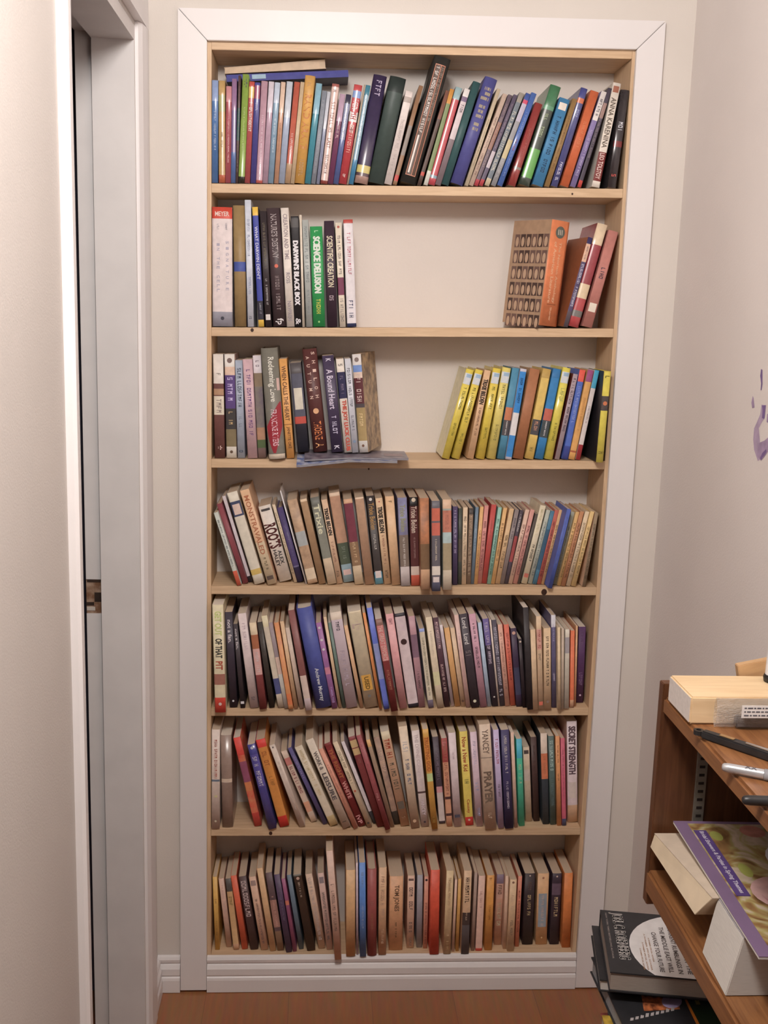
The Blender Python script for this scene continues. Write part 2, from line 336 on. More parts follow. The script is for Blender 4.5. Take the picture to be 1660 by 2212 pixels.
def make_book(row, b, seed, group):
    rnd = random.Random(seed); opts = b['opts']; th, h = b['th'], b['h']
    gl = 'g' in opts or 'yl' in opts; hc = 'hc' in opts or 'yl' in opts
    art = next((o[4:] for o in opts if o.startswith('art:')), None)
    base = bookmat(row, b['base'], gl)
    if art: a1, a2 = art.split(','); base = bookmat(row, a1, gl, a2)
    side = next((o[5:] for o in opts if o.startswith('side:')), None)
    sidem = bookmat(row, side, gl) if side else base
    if 'sideart' in opts: sidem = bookmat(row, 'b09470', False, '6a5648')
    yaw = math.radians(float(next((o[4:] for o in opts if o.startswith('yaw:')), 0)))
    want = .108 if h < .185 else .135 if h < .215 else .15 if h < .25 else .165
    ext = (D-.003-b['y'])
    if yaw: ext = (ext-abs(math.sin(yaw))*th)/math.cos(yaw)
    dep = min(want, ext)
    k = (.16 if hc else .12 if gl else .05)*th; tk = .0022 if hc else .0006; tk = min(tk, th*.16)
    root = empty('book', (b['x'], b['y'], b['z']+th/2*abs(math.sin(b['a']))), b['label'], 'book', group, rot=(0, 0, 0))
    root.rotation_euler = (0, b['a'], yaw) if yaw == 0 else (Matrix.Rotation(b['a'], 3, 'Y') @ Matrix.Rotation(yaw, 3, 'Z')).to_euler()
    # levels along the spine with their colour; some pale tops are painted lamp glare
    bands = []
    for o in opts:
        if o.startswith('b:'):
            t0, t1, c = o[2:].split(','); bands.append((float(t0), float(t1), bookmat(row, c, gl)))
    ts = sorted(set([0, 1]+[t for bn in bands for t in bn[:2]]))
    n = 8; xs = [-th/2+th*i/n for i in range(n+1)]
    ox = [(-th/2, dep)]+[(x, bulge_y(x, th, k)) for x in xs]+[(th/2, dep)]
    ix = [(-th/2+tk, dep)]+[(x*(th-2*tk)/th, bulge_y(x, th, k)+tk) for x in xs]+[(th/2-tk, dep)]
    cv = MB()
    for t0, t1 in zip(ts, ts[1:]):
        z1, z0 = h*(1-t0), h*(1-t1); tm = (t0+t1)/2
        sp = base
        for a_, b_, c_ in bands:
            if a_ <= tm <= b_: sp = c_
        nn = len(ox)
        for i in range(nn-1):
            mt = sidem if i == 0 else sp if i < nn-2 else base
            if side and 'yl' not in opts and i == nn-2: mt = sidem if 'hc' in opts else base
            if i == nn-2 and yaw < 0: mt = sidem
            cv.raw([(*ox[i], z0), (*ox[i+1], z0), (*ox[i+1], z1), (*ox[i], z1)], [(0, 1, 2, 3)], mt, 0 < i < nn-2)
            cv.raw([(*ix[i], z0), (*ix[i+1], z0), (*ix[i+1], z1), (*ix[i], z1)], [(3, 2, 1, 0)], base)
            if t0 == 0: cv.raw([(*ox[i], h), (*ox[i+1], h), (*ix[i+1], h), (*ix[i], h)], [(0, 1, 2, 3)], sp)
            if t1 == 1: cv.raw([(*ox[i], 0), (*ox[i+1], 0), (*ix[i+1], 0), (*ix[i], 0)], [(3, 2, 1, 0)], sp)
        for pa, pb_ in ((ox[0], ix[0]), (ox[-1], ix[-1])): cv.raw([(*pa, z0), (*pb_, z0), (*pb_, z1), (*pa, z1)], [(0, 1, 2, 3)], base)
    cv.build('cover', root)
    pg = MB(); ins = .003 if hc else .0004; y1 = dep-(.004 if hc else .0006)
    pm = pagemat(1 if row in (3, 6) else rnd.choice([0, 0, 2, 1]))
    x_ = th/2-tk-.0001; px = [(x, bulge_y(x*th/(2*x_), th, k)+tk+.0002) for x in [-x_+2*x_*i/6 for i in range(7)]]
    pg.extrude([(-x_, y1)]+px+[(x_, y1)], ins, h-ins, pm, 2); pg.build('page_block', root)
    # printing on the spine
    def surf(x, off): return bulge_y(x, th, k)-off
    lt = MB()
    def put(vs, fs, mt, off):
        if len(fs) == 1:
            xs_ = [x for x, z in vs]; xm = 0 if min(xs_) < 0 < max(xs_) else min(abs(x) for x in xs_)
            lt.raw([(x, surf(xm, off), z) for x, z in vs], fs, mt)
        else: lt.raw([(x, surf(x, off), z) for x, z in vs], fs, mt)
    def strip(x0, x1, z0, z1, mt, off, mb=None):
        m = 6; vs = []; fs = []
        for i in range(m+1):
            x = x0+(x1-x0)*i/m; vs += [(x, surf(x, off), z0), (x, surf(x, off), z1)]
        for i in range(m): fs.append((2*i, 2*i+2, 2*i+3, 2*i+1))
        (mb or lt).raw(vs, fs, mt)
    def disc(t, r, mt, off, cx=0):
        z = h*(1-t); put([(cx+math.cos(q)*r, z+math.sin(q)*r) for q in [i*math.pi/8 for i in range(16)]], [tuple(range(16))], mt, off)
    def scribble(t0, t1, mt, size, off=.0004, cx=0):
        H = size*th*1.0; z = h*(1-t0); end = h*(1-t1); cw = max(H*.72, .0012)
        while z-cw > end:
            if rnd.random() < .16: z -= cw*.8; continue
            for x0, y0, x1, y1 in rnd.choice(STROKES):
                # letter box: across = +x is the top of the letter, along = -z
                put([(cx-H/2+y0*H, z-x0*cw*.9), (cx-H/2+y0*H, z-x1*cw*.9), (cx-H/2+y1*H, z-x1*cw*.9), (cx-H/2+y1*H, z-x0*cw*.9)], [(0, 1, 2, 3)], mt, off)
            z -= cw
    def text(t0, t1, mt, size, s, off=.0004, cx=0):
        bold = s[0] == '!'; s = s.lstrip('!').replace('_', ' ').replace(';', '\n'); vs, fs, asp = text_mesh(s); Lh = (t1-t0)*h; H = size*th*(2.1 if '\n' in s else 1.1)
        for dx, dz in (((-.03, 0), (.03, 0), (0, .006), (0, -.006)) if bold else ((0, 0),)):
            put([(cx-H/2+(v+dx)*H, h*(1-t0)-(u+dz)*Lh) for u, v in vs], fs, mt, off)
            off += .00006
    labels = []
    marks = [o for o in opts if ':' in o and o[0] in 'TSKDHVPLXRWN' and o[1] == ':']
    marks.sort(key=lambda o: float(o[2:].split(',')[0]) if o[2:3] in tuple('0123456789.') else 0); last = None
    for o in marks:
        if o[0] in 'TS':
            q = [float(v) for v in o[2:].split(',')[:2]]
            if last is not None and q[0]-last > .05 and lt.f: lt.build('spine_lettering', root, fixn=False); lt = MB()
            last = max(last or 0, q[1])
        kd, ar = o[0], o[2:].split(','); C = lambda c: inkmat(row, c) if kd in 'TSV' and row > 2 else bookmat(row, c, gl and kd == 'K')
        if kd == 'T':
            if ar[4] == 'x': continue
            text(float(ar[0]), float(ar[1]), C(ar[2]), float(ar[3]), ','.join(ar[4:]))
        elif kd == 'S': scribble(float(ar[0]), float(ar[1]), C(ar[2]), float(ar[3]))
        elif kd == 'K': labels.append((float(ar[0]), float(ar[1]), C(ar[2])))
        elif kd == 'D':
            keep = lt; lt = MB(); disc(float(ar[0]), float(ar[2])*th, C(ar[1]), .0005); lt.build('emblem', root, fixn=False); lt = keep
        elif kd == 'H':
            vs, fs, asp = text_mesh(ar[3]); H = .009; Wd = th*.7; put([(-Wd/2+u*Wd, h*(1-float(ar[0]))-H/2+v*H) for u, v in vs], fs, C(ar[1]), .0004)
        elif kd == 'V':
            s = ar[4].replace('_', ' '); t0, t1 = float(ar[0]), float(ar[1]); cx = float(ar[3])*th
            for i, ch in enumerate(s):
                if ch == ' ': continue
                vs, fs, asp = text_mesh(ch); H = th*.15; z = h*(1-t0-(t1-t0)*i/len(s)); put([(cx-H/2+v*H, z-u*H*.9) for u, v in vs], fs, C(ar[2]), .0004)
        elif kd == 'X': scribble(float(ar[0]), float(ar[1]), C(ar[2]), .1, cx=th*.2); scribble(float(ar[0]), float(ar[1]), C(ar[2]), .1, cx=-th*.2)
        elif kd == 'L':
            t = float(ar[0]); i = 0
            while t < float(ar[1]):
                ww = th*rnd.choice([.5, .65, .4]); 
                for q in range(9):
                    if rnd.random() < .8: put([(-ww/2+ww*q/9, h*(1-t)), (-ww/2+ww*(q+.7)/9, h*(1-t)), (-ww/2+ww*(q+.7)/9, h*(1-t)-.006), (-ww/2+ww*q/9, h*(1-t)-.006)], [(0, 1, 2, 3)], C(ar[2]), .0004)
                i += 1; t += .045 if i % 3 else .075
        elif kd == 'P':
            t0, t1 = float(ar[0]), float(ar[1])
            strip(-th*.31, th*.31, h*(1-t1), h*(1-t0), C(ar[2]), .0004); strip(-th*.27, th*.27, h*(1-t1+.006), h*(1-t0-.006), C(ar[3]), .0006)
            strip(th*.03, th*.07, h*(1-t1+.006), h*(1-t0-.006), C(ar[2]), .0008)
            scribble(t0+.02, t0+.55, C(ar[4]), .2, .0009, -th*.12); scribble(t0+.02, t0+.45, C('8c8478'), .14, .0009, th*.16)
            strip(-th*.21, -th*.11, h*(1-t1+.02), h*(1-t0-.56), C(ar[4]), .0008)
        elif kd == 'R':
            red = bookmat(row, '902430', False)
            for q in range(36):
                t = .47+.475*q/36; u = (t-.47)/.475
                xl_ = th*(.46-1.0*min(1, (u/.52))**.8) if u < .52 else th*(-.46+.30*((u-.52)/.48)**2); xr_ = th*.47 if t < .70 else th*(.47-.52*((t-.70)/.245))
                if xr_ > xl_: strip(max(-th*.47, xl_), xr_, h*(1-t-.0135), h*(1-t), red, .0002)
            strip(th*.30, th*.46, h*.62, h*.73, bookmat(row, 'b89890', False), .0002)
        elif kd == 'W':
            for s, cx, t0, t1 in (('SHILOH', th*.2, .03, .53), ('AUTUMN', -th*.2, .07, .53)):
                for i, ch in enumerate(s):
                    vs, fs, asp = text_mesh(ch); H = th*.24; z = h*(1-t0-(t1-t0)*i/len(s)); put([(cx-H/2+v*H, z-u*H*.85) for u, v in vs], fs, bookmat(row, 'd8b8a8', False), .0004)
        elif kd == 'N':
            text(.2, .78, bookmat(row, 'e8b088', False), .16, 'The Norton Anthology', .0004, th*.08); text(.2, .78, bookmat(row, 'e8b088', False), .14, 'of American Literature', .0004, -th*.16)
            text(.82, .95, bookmat(row, 'e8b088', False), .1, 'Shorter', .0004, 0); strip(-th*.25, th*.25, h*.205, h*.21, bookmat(row, '8c4828', False), .0004)
            for q in (-.1, 0, .1): strip(th*(q-.02), th*(q+.02), h*.865, h*.915, bookmat(row, 'c0b8a8', False), .0008)
    if 'yl' in opts:
        z0, z1 = h*(1-.165), h*(1-.045); lb = MB()
        strip(-th*.46, th*.46, z0, z1, bookmat(row, 'd8dce0', True), .0003, lb); strip(-th*.25, th*.42, z0+(z1-z0)*.62, z1-(z1-z0)*.06, bookmat(row, '88a4bc', True), .0005, lb)
        pts = [(-th*.42, z0), (th*.46, z0), (th*.46, z0+(z1-z0)*.42)]; lb.raw([(x, surf(x, .0006), z) for x, z in pts], [(0, 1, 2)], bookmat(row, '2c7cc0', True))
        lb.build('label', root, fixn=False)['label'] = 'blue and white series label'
    if labels:
        for t0, t1, mt in labels:
            lb = MB(); strip(-th*.36, th*.36, h*(1-t1), h*(1-t0), mt, .0003, lb); lb.build('label', root, fixn=False)
    if 'pics' in opts:                     # grid of small portraits on the left cover
        pc = MB(); dk = bookmat(row, '48322c', False); md = bookmat(row, '6c5048', False); sk = bookmat(row, 'b8987c', False); X = -th/2-.0003
        for r in range(6):
            for c_ in range(6):
                y0 = dep*(.93-.15*c_)-.018; z0 = h*(.86-.155*r)-.012; ww, hh = .0165, h*.125
                pc.poly([(X, y0, z0-hh/2), (X, y0+ww, z0-hh/2), (X, y0+ww, z0+hh/2), (X, y0, z0+hh/2)], rnd.choice([dk, dk, md]))
                pc.poly([(X-.0002, y0+ww*.5+math.cos(q)*ww*.33, z0-hh*.08+math.sin(q)*hh*.38) for q in [i*math.pi/6 for i in range(12)]], sk)
        pc.build('cover_picture', root, fixn=False)['label'] = 'grid of small dark portraits'
    if lt.f: lt.build('spine_lettering', root, fixn=False)
    return root
ROWS = ['''463.5 463 173 - 14.5|4a76b0|g b:0,.2,8ea4d0 S:.3,.7,a8bcd8,.3|glossy mid-blue paperback against the left side panel
480 479.4 174 - 13.5|c09a5a|g b:.92,1,c0603a b:.14,.3,a8a468 S:.5,.66,8a6a48,.3|ochre paperback with a red-orange foot and green patch
493 495 186 - 12|b0505a|g b:0,.16,d08a90 S:.3,.8,d8a0a0,.3|glossy rose-red slim book beside the ochre one
504 506.5 170 - 11|7a6a98|g b:.7,1,5470a8 b:0,.3,967098|slim mauve book fading to blue at the foot
512 518 163 - 6|5a4444|b:.3,.6,35605e S:.1,.9,806a5c,.4|very thin dark brown and teal spine left of the green book
521 531.5 160 - 14|88a63e|g b:.94,1,2c2a22 T:.04,.12,26301c,.55,* S:.3,.7,b8c880,.2|shiny lime-green hardback with a black foot
534 544.5 176 - 11.5|b85050|g b:0,.05,c04a40 b:.05,.16,d8b458 S:.2,.5,f0e4e0,.5|glossy red and white spine with a yellow band near its top
547 557 178 - 11.5|4a4890|g b:.03,.16,9c4068 S:.2,.3,a8a8d0,.4|indigo slim book with a crimson band near its top
560 572 175 - 13.5|c096a6|g b:.97,1,c05a50 S:.33,.95,d8c0cc,.25|widest pale pink spine of the slim pair with a red foot
573 587 176 - 11.5|b898ac|g b:0,.3,d8ccd8|plain lilac-pink slim book left of a sky-blue one
584.5 600 178 - 11.5|86a6c0|g b:0,.2,c0cce0 S:.35,.7,d8e8f0,.3|slim sky-blue book with white title between pink and tan
597 612.5 177 - 9.5|c89474|g b:0,.3,e0c0a8 S:.4,.7,a87050,.3|very slim salmon-tan book
608.5 626.5 176 - 13|a4b2cc|g b:0,.35,c4ccd8|silvery pale blue book with a bare spine
621 642.5 177 - 12|c05a44|g b:.8,1,b89470 S:.5,.72,f0d8d0,.35|orange-red book with a torn tan foot
632 654 177 - 8|c8ae8c||thin cream spine left of the large ochre book
647 671 163 - 21|d8a044|hc b:0,.16,d09c4c T:.17,.68,c87c3c,.62,RAND_ARAVE S:.75,.95,a87838,.4 S:.04,.12,a87838,.35|ochre yellow hardback with tall orange capitals down the spine
665 690 180 - 12.5|3a90a4|g b:0,.3,88b8cc|teal spine fading to pale blue just right of the ochre hardback
677 702 196 - 9.5|888e9a|S:.1,.9,a0a4ac,.3|short grey unmarked spine
687 711 198 - 7|8c94b0|g b:0,.4,c8ccd8|thin grey-blue glossy spine left of the pale pink title
700 726 181 - 15|d6b6ac|g b:.965,1,8c3c34 b:0,.03,a86058 S:.18,.5,9a6a60,.5 T:.54,.64,8a5a50,.45,LAST S:.69,.9,6a4a44,.4 S:.06,.1,8a5a50,.5|pale pink book with a brown title and a dark red foot
714 741 203 - 11.5|763c60|g b:0,.3,c0a0b8 S:.35,.5,c09098,.5|glossy plum slim book
726 754 204 - 11.5|54649c|g b:0,.1,3a3850 b:.1,.5,8088ac S:.15,.5,e8e8f0,.4|slate-blue slim book with white glare left of a red one
741 775 183 - 18|c03c44|g b:0,.06,c44448 b:.06,.13,7898d0 T:.15,.25,f4ece8,.6,VER b:.27,.37,e8e0dc S:.27,.37,c04448,.7 S:.4,.5,f0d8d0,.5 S:.4,.7,e0a898,.4 S:.9,.94,f0d0c8,.3|red picture book with white lettering and blue strip
751 789 183 - 5|b0a08c||very thin beige spine right of the red picture book
758 796 184 - 10.5|7ca2b8|g b:.75,1,3884b0 b:0,.1,3a8098 S:.1,.6,c0d4dc,.5|pale teal book with a bright blue foot
781 823 162 - 29|382c50|hc g b:.83,.9,ccbc68 b:.9,.93,584048 b:.93,1,a88478 S:.05,.2,a898b8,.4 S:.26,.32,8c7858,.5 S:.86,.89,5a5030,.5|thick shiny navy-purple hardback with a yellow label near the foot
813 862 166 - 36|42504c|hc b:0,.14,2e3836|thick dark green-grey cloth hardback without a title
837 885.5 197 - 17|dccfca|S:.3,.9,b8a8a4,.4 b:.06,.12,b0a098|plain white paperback leaning right of the dark green hardback
853 911 185 - 9|946e50|b:.9,.96,c04038 b:.4,.7,8c8078|thin brown book with a red mark near the foot
882 959 123 - 36|34322f|hc P:.06,.94,cc8468,5a4438,f0e4dc|tallest black hardback with an ornate salmon and white panel
906 969 196 - 9|5a463e|b:.86,.9,c04838 b:0,.3,84584a|thin dark brown book with a red dot behind the tallest hardback
920 977 192 - 10|7c8c5a|b:0,.15,d09038 b:.85,1,d8d8cc|thin olive-green book with an orange tip
932 993 189 - 15|c04450|g b:0,.12,98b8be b:.9,.93,88a0b0|red glossy book with a pale blue top
947 1011 192 - 13|86747a|b:0,.08,e4dcda b:.08,.13,7c6484 b:.13,.52,d0c0c4 S:.16,.25,605058,.5|brown-mauve book with a pinkish white upper half
961 1032 177 - 17|365a5c|hc|dark teal cloth hardback with no lettering
987 1064 168 - 28|545496|hc L:.09,.5,b0a078|wide violet-blue hardback with lines of gilt lettering
1008 1079 192 - 8|c8b69a|S:.3,.8,948468,.3|slim cream book touching the violet-blue hardback
1018 1093 203 - 10|ccb2a0|S:.25,.6,8c7468,.4 S:.65,.9,8c6c60,.4|slim pinkish cream book with a small brown title
1028.5 1104 205 - 9|70606c|b:.93,1,b8404a b:.3,.6,9c7060 S:.1,.8,b09c94,.3|left of two thin grey-purple magazines with red feet
1039 1115.5 205 - 9|645a70|b:.93,1,b84048 b:.62,.8,c0b4bc S:.1,.6,a898a0,.3|right of two thin grey-purple magazines with red feet
1052 1129 201 - 11|727c86|b:.92,1,c8b898 b:.0,.1,9c9488 S:.2,.9,ccc8b8,.6|slate-grey slim book with pale lettering all down the spine
1066 1143 202 - 11|98989c|b:.07,.11,d04468 b:.11,.3,b8b0c4 b:.5,.7,c8b88c b:0,.07,4058a0 S:.7,.95,b8b4b4,.5|grey slim book with a pink band and a blue tip
1080 1155.5 201 - 12|4a70bc|g S:.5,.62,c04858,.3 S:.2,.9,88a0d0,.25|cornflower-blue paperback left of the dark red one
1106 1166 223 - 17|9a3836|g S:.3,.8,b05850,.3 b:.77,.8,888078|dark red glossy hardback shorter than its neighbours
1133 1203 185 - 24|3e4a42|g side:5a7c5c b:0,.2,3e7c54 b:.2,.24,549470 b:.63,.92,5ca84a S:.28,.6,a8b890,.3 S:.9,.93,e8f0e0,.4|black and bright green book with a glossy sloping cover
1162 1222.5 213 - 24|3f84b4|S:.2,.9,1c3a58,.35 K:.05,.13,e0d4c8|sky-blue hardback with a black script title and a cream sticker
1182 1245 214 - 12|9c7a4a|S:.2,.8,705230,.3|slim ochre-brown book right of the sky-blue hardback
1198 1263 190 - 16|50548c|g b:.1,.15,d06838 b:0,.1,444a90 S:.75,.95,c8c8e0,.4 S:.2,.3,a8b0d8,.4|denim-blue glossy book with an orange band
1220 1287 197 - 19|d06434|S:.3,.6,dc8858,.3|plain bright orange hardback
1238 1308 198 - 13|8678ac|b:0,.3,ece4e0 S:.08,.26,40384c,.5 S:.4,.9,b8acd0,.4|lavender paperback with a white upper third
1252 1319 190 - 10|4c4452|b:.93,1,c8443c b:.15,.3,a08078 S:.3,.7,988890,.4|thin dark book with a red label at its foot
1287.5 1334 179 - 18|e4d9cc|K:.03,.09,a06048 T:.14,.62,6a5c50,.6,ANNA_KARENINA b:.66,.94,7c2c2a T:.67,.92,e8d0c8,.55,LEO_TOLSTOY|tall white paperback with a red label low on the spine
1323 1352 194 - 19|363034|g S:.3,.48,c8c8d0,.5 b:.52,.58,80282c S:.86,.92,d05048,.5|black paperback with small white letters against the right side panel''', '''481 478 447 705 43.5|dccdcc|b:0,.095,c8402c T:.04,.08,f0d8d0,.02,x H:.055,f4d8cc,.3,MEYER X:.13,.2,8a8490 V:.28,.72,a8a0b0,.25,SIGNATURE V:.30,.72,a8a0b0,-.2,IN_THE_CELL b:.875,1,9694a0 D:.93,3c3c48,.09|widest white paperback with a red top and grey foot
520 516 443.6 705 25|94794e|hc side:3a4068 b:.46,.54,44549a|olive cloth hardback with a blue band around its middle
542 535.4 431.7 706 13|ccd0dc|S:.15,.45,8890a8,.4 S:.6,.75,9098b0,.4 S:.9,.95,505868,.4|tallest thin white spine between olive and blue books
565 551 447 706 12|2c2836|b:0,.07,e0b438 b:.07,.78,38429a b:.94,1,e4b83c T:.16,.6,c8c8e0,.5,WHAT_DARWIN_DIDN'T S:.8,.9,a0a0ac,.3|blue and black book with yellow ends
580.5 569 456 704 14|382f32|S:.1,.5,6c6048,.35 S:.58,.83,b0acac,.3 K:.89,.94,d0c8c4|charcoal book with a small white square near its foot
605 589 449 704 29|48393c|hc T:.05,.42,a09494,.42,NATURE'S_DESTINY D:.485,d06048,.14 S:.57,.9,887878,.3 T:.93,.985,e8e0e0,.55,fp|dark brown hardback with an orange dot halfway down
629 615 449 705 17|dcd0c6|T:.05,.43,8c7c80,.5,CREATION_AND_TIME T:.54,.63,887c84,.45,ROSS T:.78,.95,8c8088,.45,NAVPRESS|cream paperback with small grey serif capitals
647 637 467 705 19|2c292c|b:.02,.1,4c4848 T:.22,.8,dcd8dc,.6,!DARWIN'S_BLACK_BOX T:.92,.98,c8c4c8,.6,&|black paperback with large white capitals
653.5 649 464 705 6|d4c6b4||thin cream page-coloured pamphlet left of the pale grey book
669 659.5 475 705 13|a6aaa6|S:.06,.6,7c8484,.5 S:.65,.9,888e90,.4|pale grey-green paperback left of the emerald one
690 683 489 705 26|28934e|T:.1,.66,e4ece0,.5,!SCIENCE_DELUSION S:.72,.88,c0c040,.35 S:.04,.08,a8d0a8,.3 D:.95,90c070,.08|emerald green hardback with white capitals
718.7 711 477 705 21|3e2e3a|T:.14,.62,d8ccb0,.55,SCIENTIFIC_CREATION S:.7,.76,a8949c,.4 S:.84,.88,c8a090,.6|dark plum paperback with a cream title
741 730.6 481 705 13|d8cbb8|D:.04,a84838,.2 S:.12,.5,706060,.45 b:.52,.69,743450 S:.72,.96,8c8078,.5|cream paperback with a maroon block in the middle
760.5 752 474 707 20|e6dee2|b:0,.035,b0443c b:.965,1,343a5c S:.12,.53,b05868,.35 S:.75,.92,484c68,.45|white paperback with a thin red top and navy foot
1185 1214.5 477 707 50|d87c4c|yaw:28 side:a8886c pics D:.11,5c6058,.26 N:|thick orange paperback showing a cover grid of small dark portraits
1223 1277 513 706 11|564a6c|yaw:5 side:98562f b:0,.07,38305c b:.07,.27,d8ae94 S:.1,.25,605060,.3 S:.28,.78,c8c8d8,.5 b:.82,1,5c5058|narrow book with pink, blue and grey bands and an orange cover
1239 1304 484 707 24|963640|g b:0,.2,d8c0a0 b:.58,.72,d8c09c b:.72,.84,b04044 b:.84,.9,706c68 b:.9,1,b44044|red and cream shiny paperback with banded foot
1269 1327 499 707 23|b8766c|K:.75,.84,e8dccc S:.88,.9,503838,.7 S:.38,.5,403848,.4 S:.05,.08,d09888,.5|dusty pink paperback with a small white logo square, rightmost''', '''475 471.4 765 990 22|66403c|b:0,.28,dcd2c8 S:.08,.11,504848,.5 S:.18,.22,807870,.4 b:.33,.39,a07c60 b:.4,.58,d8ccb8 S:.4,.58,8c7c74,.5 T:.88,.92,c0a098,.5,*|leftmost brown and cream book with a torn-looking white label
500.7 495.7 765 990 22|a88c88|art:7c5c64,d0b0a0 b:0,.12,e0d8d0 D:.06,705c58,.25 b:.12,.2,d0b09c b:.2,.52,543e74 S:.22,.5,b8a8d0,.5 b:.52,.72,3c3838 S:.55,.7,b09468,.4 b:.72,.89,74664a b:.89,1,e8e0d4 D:.94,5c4838,.15|white-ended picture paperback with a purple title panel
521.7 516 778 990 16|949cac|S:.08,.5,3c4454,.5 S:.55,.7,707888,.4 S:.92,.96,404858,.5|grey-blue paperback with a dark title
546 534.7 776 991 21|ba989e|S:.08,.8,6c4a78,.4|dusty pink paperback with a purple title
567 555 767.6 990 18|605658|art:6e6068,7c7468 b:0,.17,d8ccd0 S:.05,.12,786870,.4 b:.17,.3,84705a b:.7,.82,a87c60 b:.82,.9,50603c b:.9,1,745c58|collage paperback with a white top and green patch
599 581 751.7 994 36|6a665c|hc R: T:.08,.48,c8c4b8,.42,Redeeming_Love T:.55,.88,c8a8b0,.33,FRANCINE_RIVERS b:.955,1,dcccb8|wide grey-green book with a red sash and white script
628 611 775 991 17|c88c44|T:.07,.62,5c3820,.5,WHEN_CALLS_THE_HEART b:.655,.66,5c3820 T:.68,.9,5c3820,.45,JANETTE_OKE|orange-tan paperback with a dark one-line title
656 638 783.5 968 25|282730|b:0,.12,4c4648 b:.12,.6,50505e K:.28,.52,c0b8a8 b:.6,.68,b04438|dark blue-grey book with a cream label and a red stripe
692.5 668 753.5 985 31|522c2a|hc W: D:.6,e8b080,.2 T:.7,.88,c87038,.5,THOENE T:.91,.96,e0a060,.5,A|dark brown hardback with two columns of white capitals
729 708 768 985 25|3f344c|side:6a5878 T:.14,.55,ccc0d4,.5,A_Bound_Heart S:.62,.86,b0a8c0,.4 T:.03,.06,d8d0e0,.4,K T:.93,.97,d8d0e0,.4,K|dark purple paperback with white handwriting
752.5 734 775 986 17|e0d4c8|side:b0a4a0 b:.14,.42,2a2848 S:.03,.1,706860,.5 S:.18,.38,6c6078,.4 T:.44,.98,b04838,.6,!THE_JOY_LUCK_CLUB|cream paperback with a navy band above red hand-lettering
768 751 774.6 985 13.5|b4b4bc|S:.1,.52,4c4c58,.45 S:.6,.78,686874,.4 D:.88,708098,.25|silver-white slim paperback with a dark handwritten title
786 769.7 765 986 20|9c8456|yaw:-17 sideart b:0,.11,e8e0dc D:.055,7c6c68,.25 b:.11,.18,6c88c0 b:.18,.24,d0b8a8 b:.24,.5,582c30 S:.2,.5,e0c8c0,.5 b:.5,.54,4c4448 S:.6,.75,c8b080,.4 b:.88,1,ece4dc D:.93,705040,.15|white-ended paperback turned to show a painted brown cover
963 1017 798 993 17.5|d8c234|yl side:c0b480 S:.2,.46,6c6820,.35 S:.6,.75,6c6820,.3|leftmost yellow hardback whose faded cover faces the gap
985 1037 799 993 17.5|dac236|yl S:.2,.6,6c6820,.35 S:.7,.85,6c6820,.3|yellow hardback second from the gap
1016.5 1054.5 800 992 14.5|c49e78|T:.1,.38,302420,.6,!TRIXIE_BELDEN S:.42,.74,6c4838,.3 S:.92,.94,604030,.4|pinkish tan book with black capitals between yellow hardbacks
1038.6 1075 796 993 18|d8be2e|yl S:.2,.46,6c6820,.35 S:.65,.8,6c6820,.3|yellow hardback right of the pinkish tan book
1062 1096 794.5 993 19|d6c45e|yl S:.18,.46,78703c,.35 S:.62,.8,78703c,.3|palest yellow hardback
1082.8 1115.5 795 992 16|427c98|b:.43,.57,b46c48 b:.57,.74,4a4548 T:.58,.73,d0ccc8,.16,HARDY_BOYS|grey-blue hardback with an orange figure and black panel
1099 1132 797 994 14|a8a4b0|b:.03,.48,2478bc b:.48,.73,d8d4d4 b:.73,.97,2c78b8 S:.1,.4,103860,.4|bright blue and white book with grey edges
1119.7 1157 797 993 23|986240|side:a88460|plain brown cloth hardback
1144 1183 797 993 19|c6a852|b:.0,.1,a88840 b:.56,.73,464448 S:.58,.7,b08068,.4 S:.85,.95,806830,.4|worn ochre hardback with a dark square panel
1165 1205 797 993 19|2a74ac|b:0,.1,28689c b:.44,.57,b05848 b:.57,.76,3c4448 T:.58,.74,d8d4d4,.16,HARDY_BOYS|strong blue hardback with a red figure and black panel
1186 1226 794.6 994 18|dccc3c|yl S:.22,.4,a8a858,.5 S:.6,.8,74701c,.3|bright yellow hardback right of the strong blue one
1204 1244.7 808 992 11|9a8890|side:682a2e S:.05,.7,50444c,.5|grey-mauve slim paperback with a dark title
1222 1260 799 993 14|4862b0|b:0,.13,d04c3c S:.18,.6,98a8d8,.4 b:.85,1,3c4890|blue paperback with a bright red top
1235 1277.5 799.5 994 14.5|cf9850|b:0,.13,8c4470 b:.9,.92,a05030 S:.3,.7,b88040,.3|orange paperback with a purple top
1249 1292 800 994 11.5|d8ccc8|b:0,.2,3494b4 b:.83,1,982c34 S:.4,.6,988888,.3|white paperback with a cyan top and red foot
1296 1313 802 1003 17|d6c63e|hc side:221f24 b:.27,.43,484040 D:.35,b86840,.3 b:.0,.02,b8a830 S:.05,.1,605818,.6 S:.75,.77,807420,.6 S:.88,.92,807020,.6|yellow hardback with black cover, rightmost beside the casing''', '''517 466 1107 1266 10|a0a49a|b:.8,1,e05424 S:.1,.75,687078,.4|thin grey-green book with a bright orange foot, leftmost
532 472.8 1088 1262 13|78303a||plain maroon slim book leaning left
540 483 1071 1248 8.5|c2b4b8|b:.93,1,2c2428|thin lilac-white book right of the maroon one
561 500 1063 1264 24|d8ccb6|b:.1,.26,343c58 K:.13,.24,d8b8a8 b:.84,.9,b09028 S:.84,.9,e8d890,.6|cream paperback with a navy picture and gold band
588 527 1058 1265 21|d6a474|b:.55,1,ccb48c T:.06,.68,c8703c,.5,MONSTRAVALED S:.7,.85,706040,.3 K:.91,.95,504038|peach paperback with orange outlined capitals
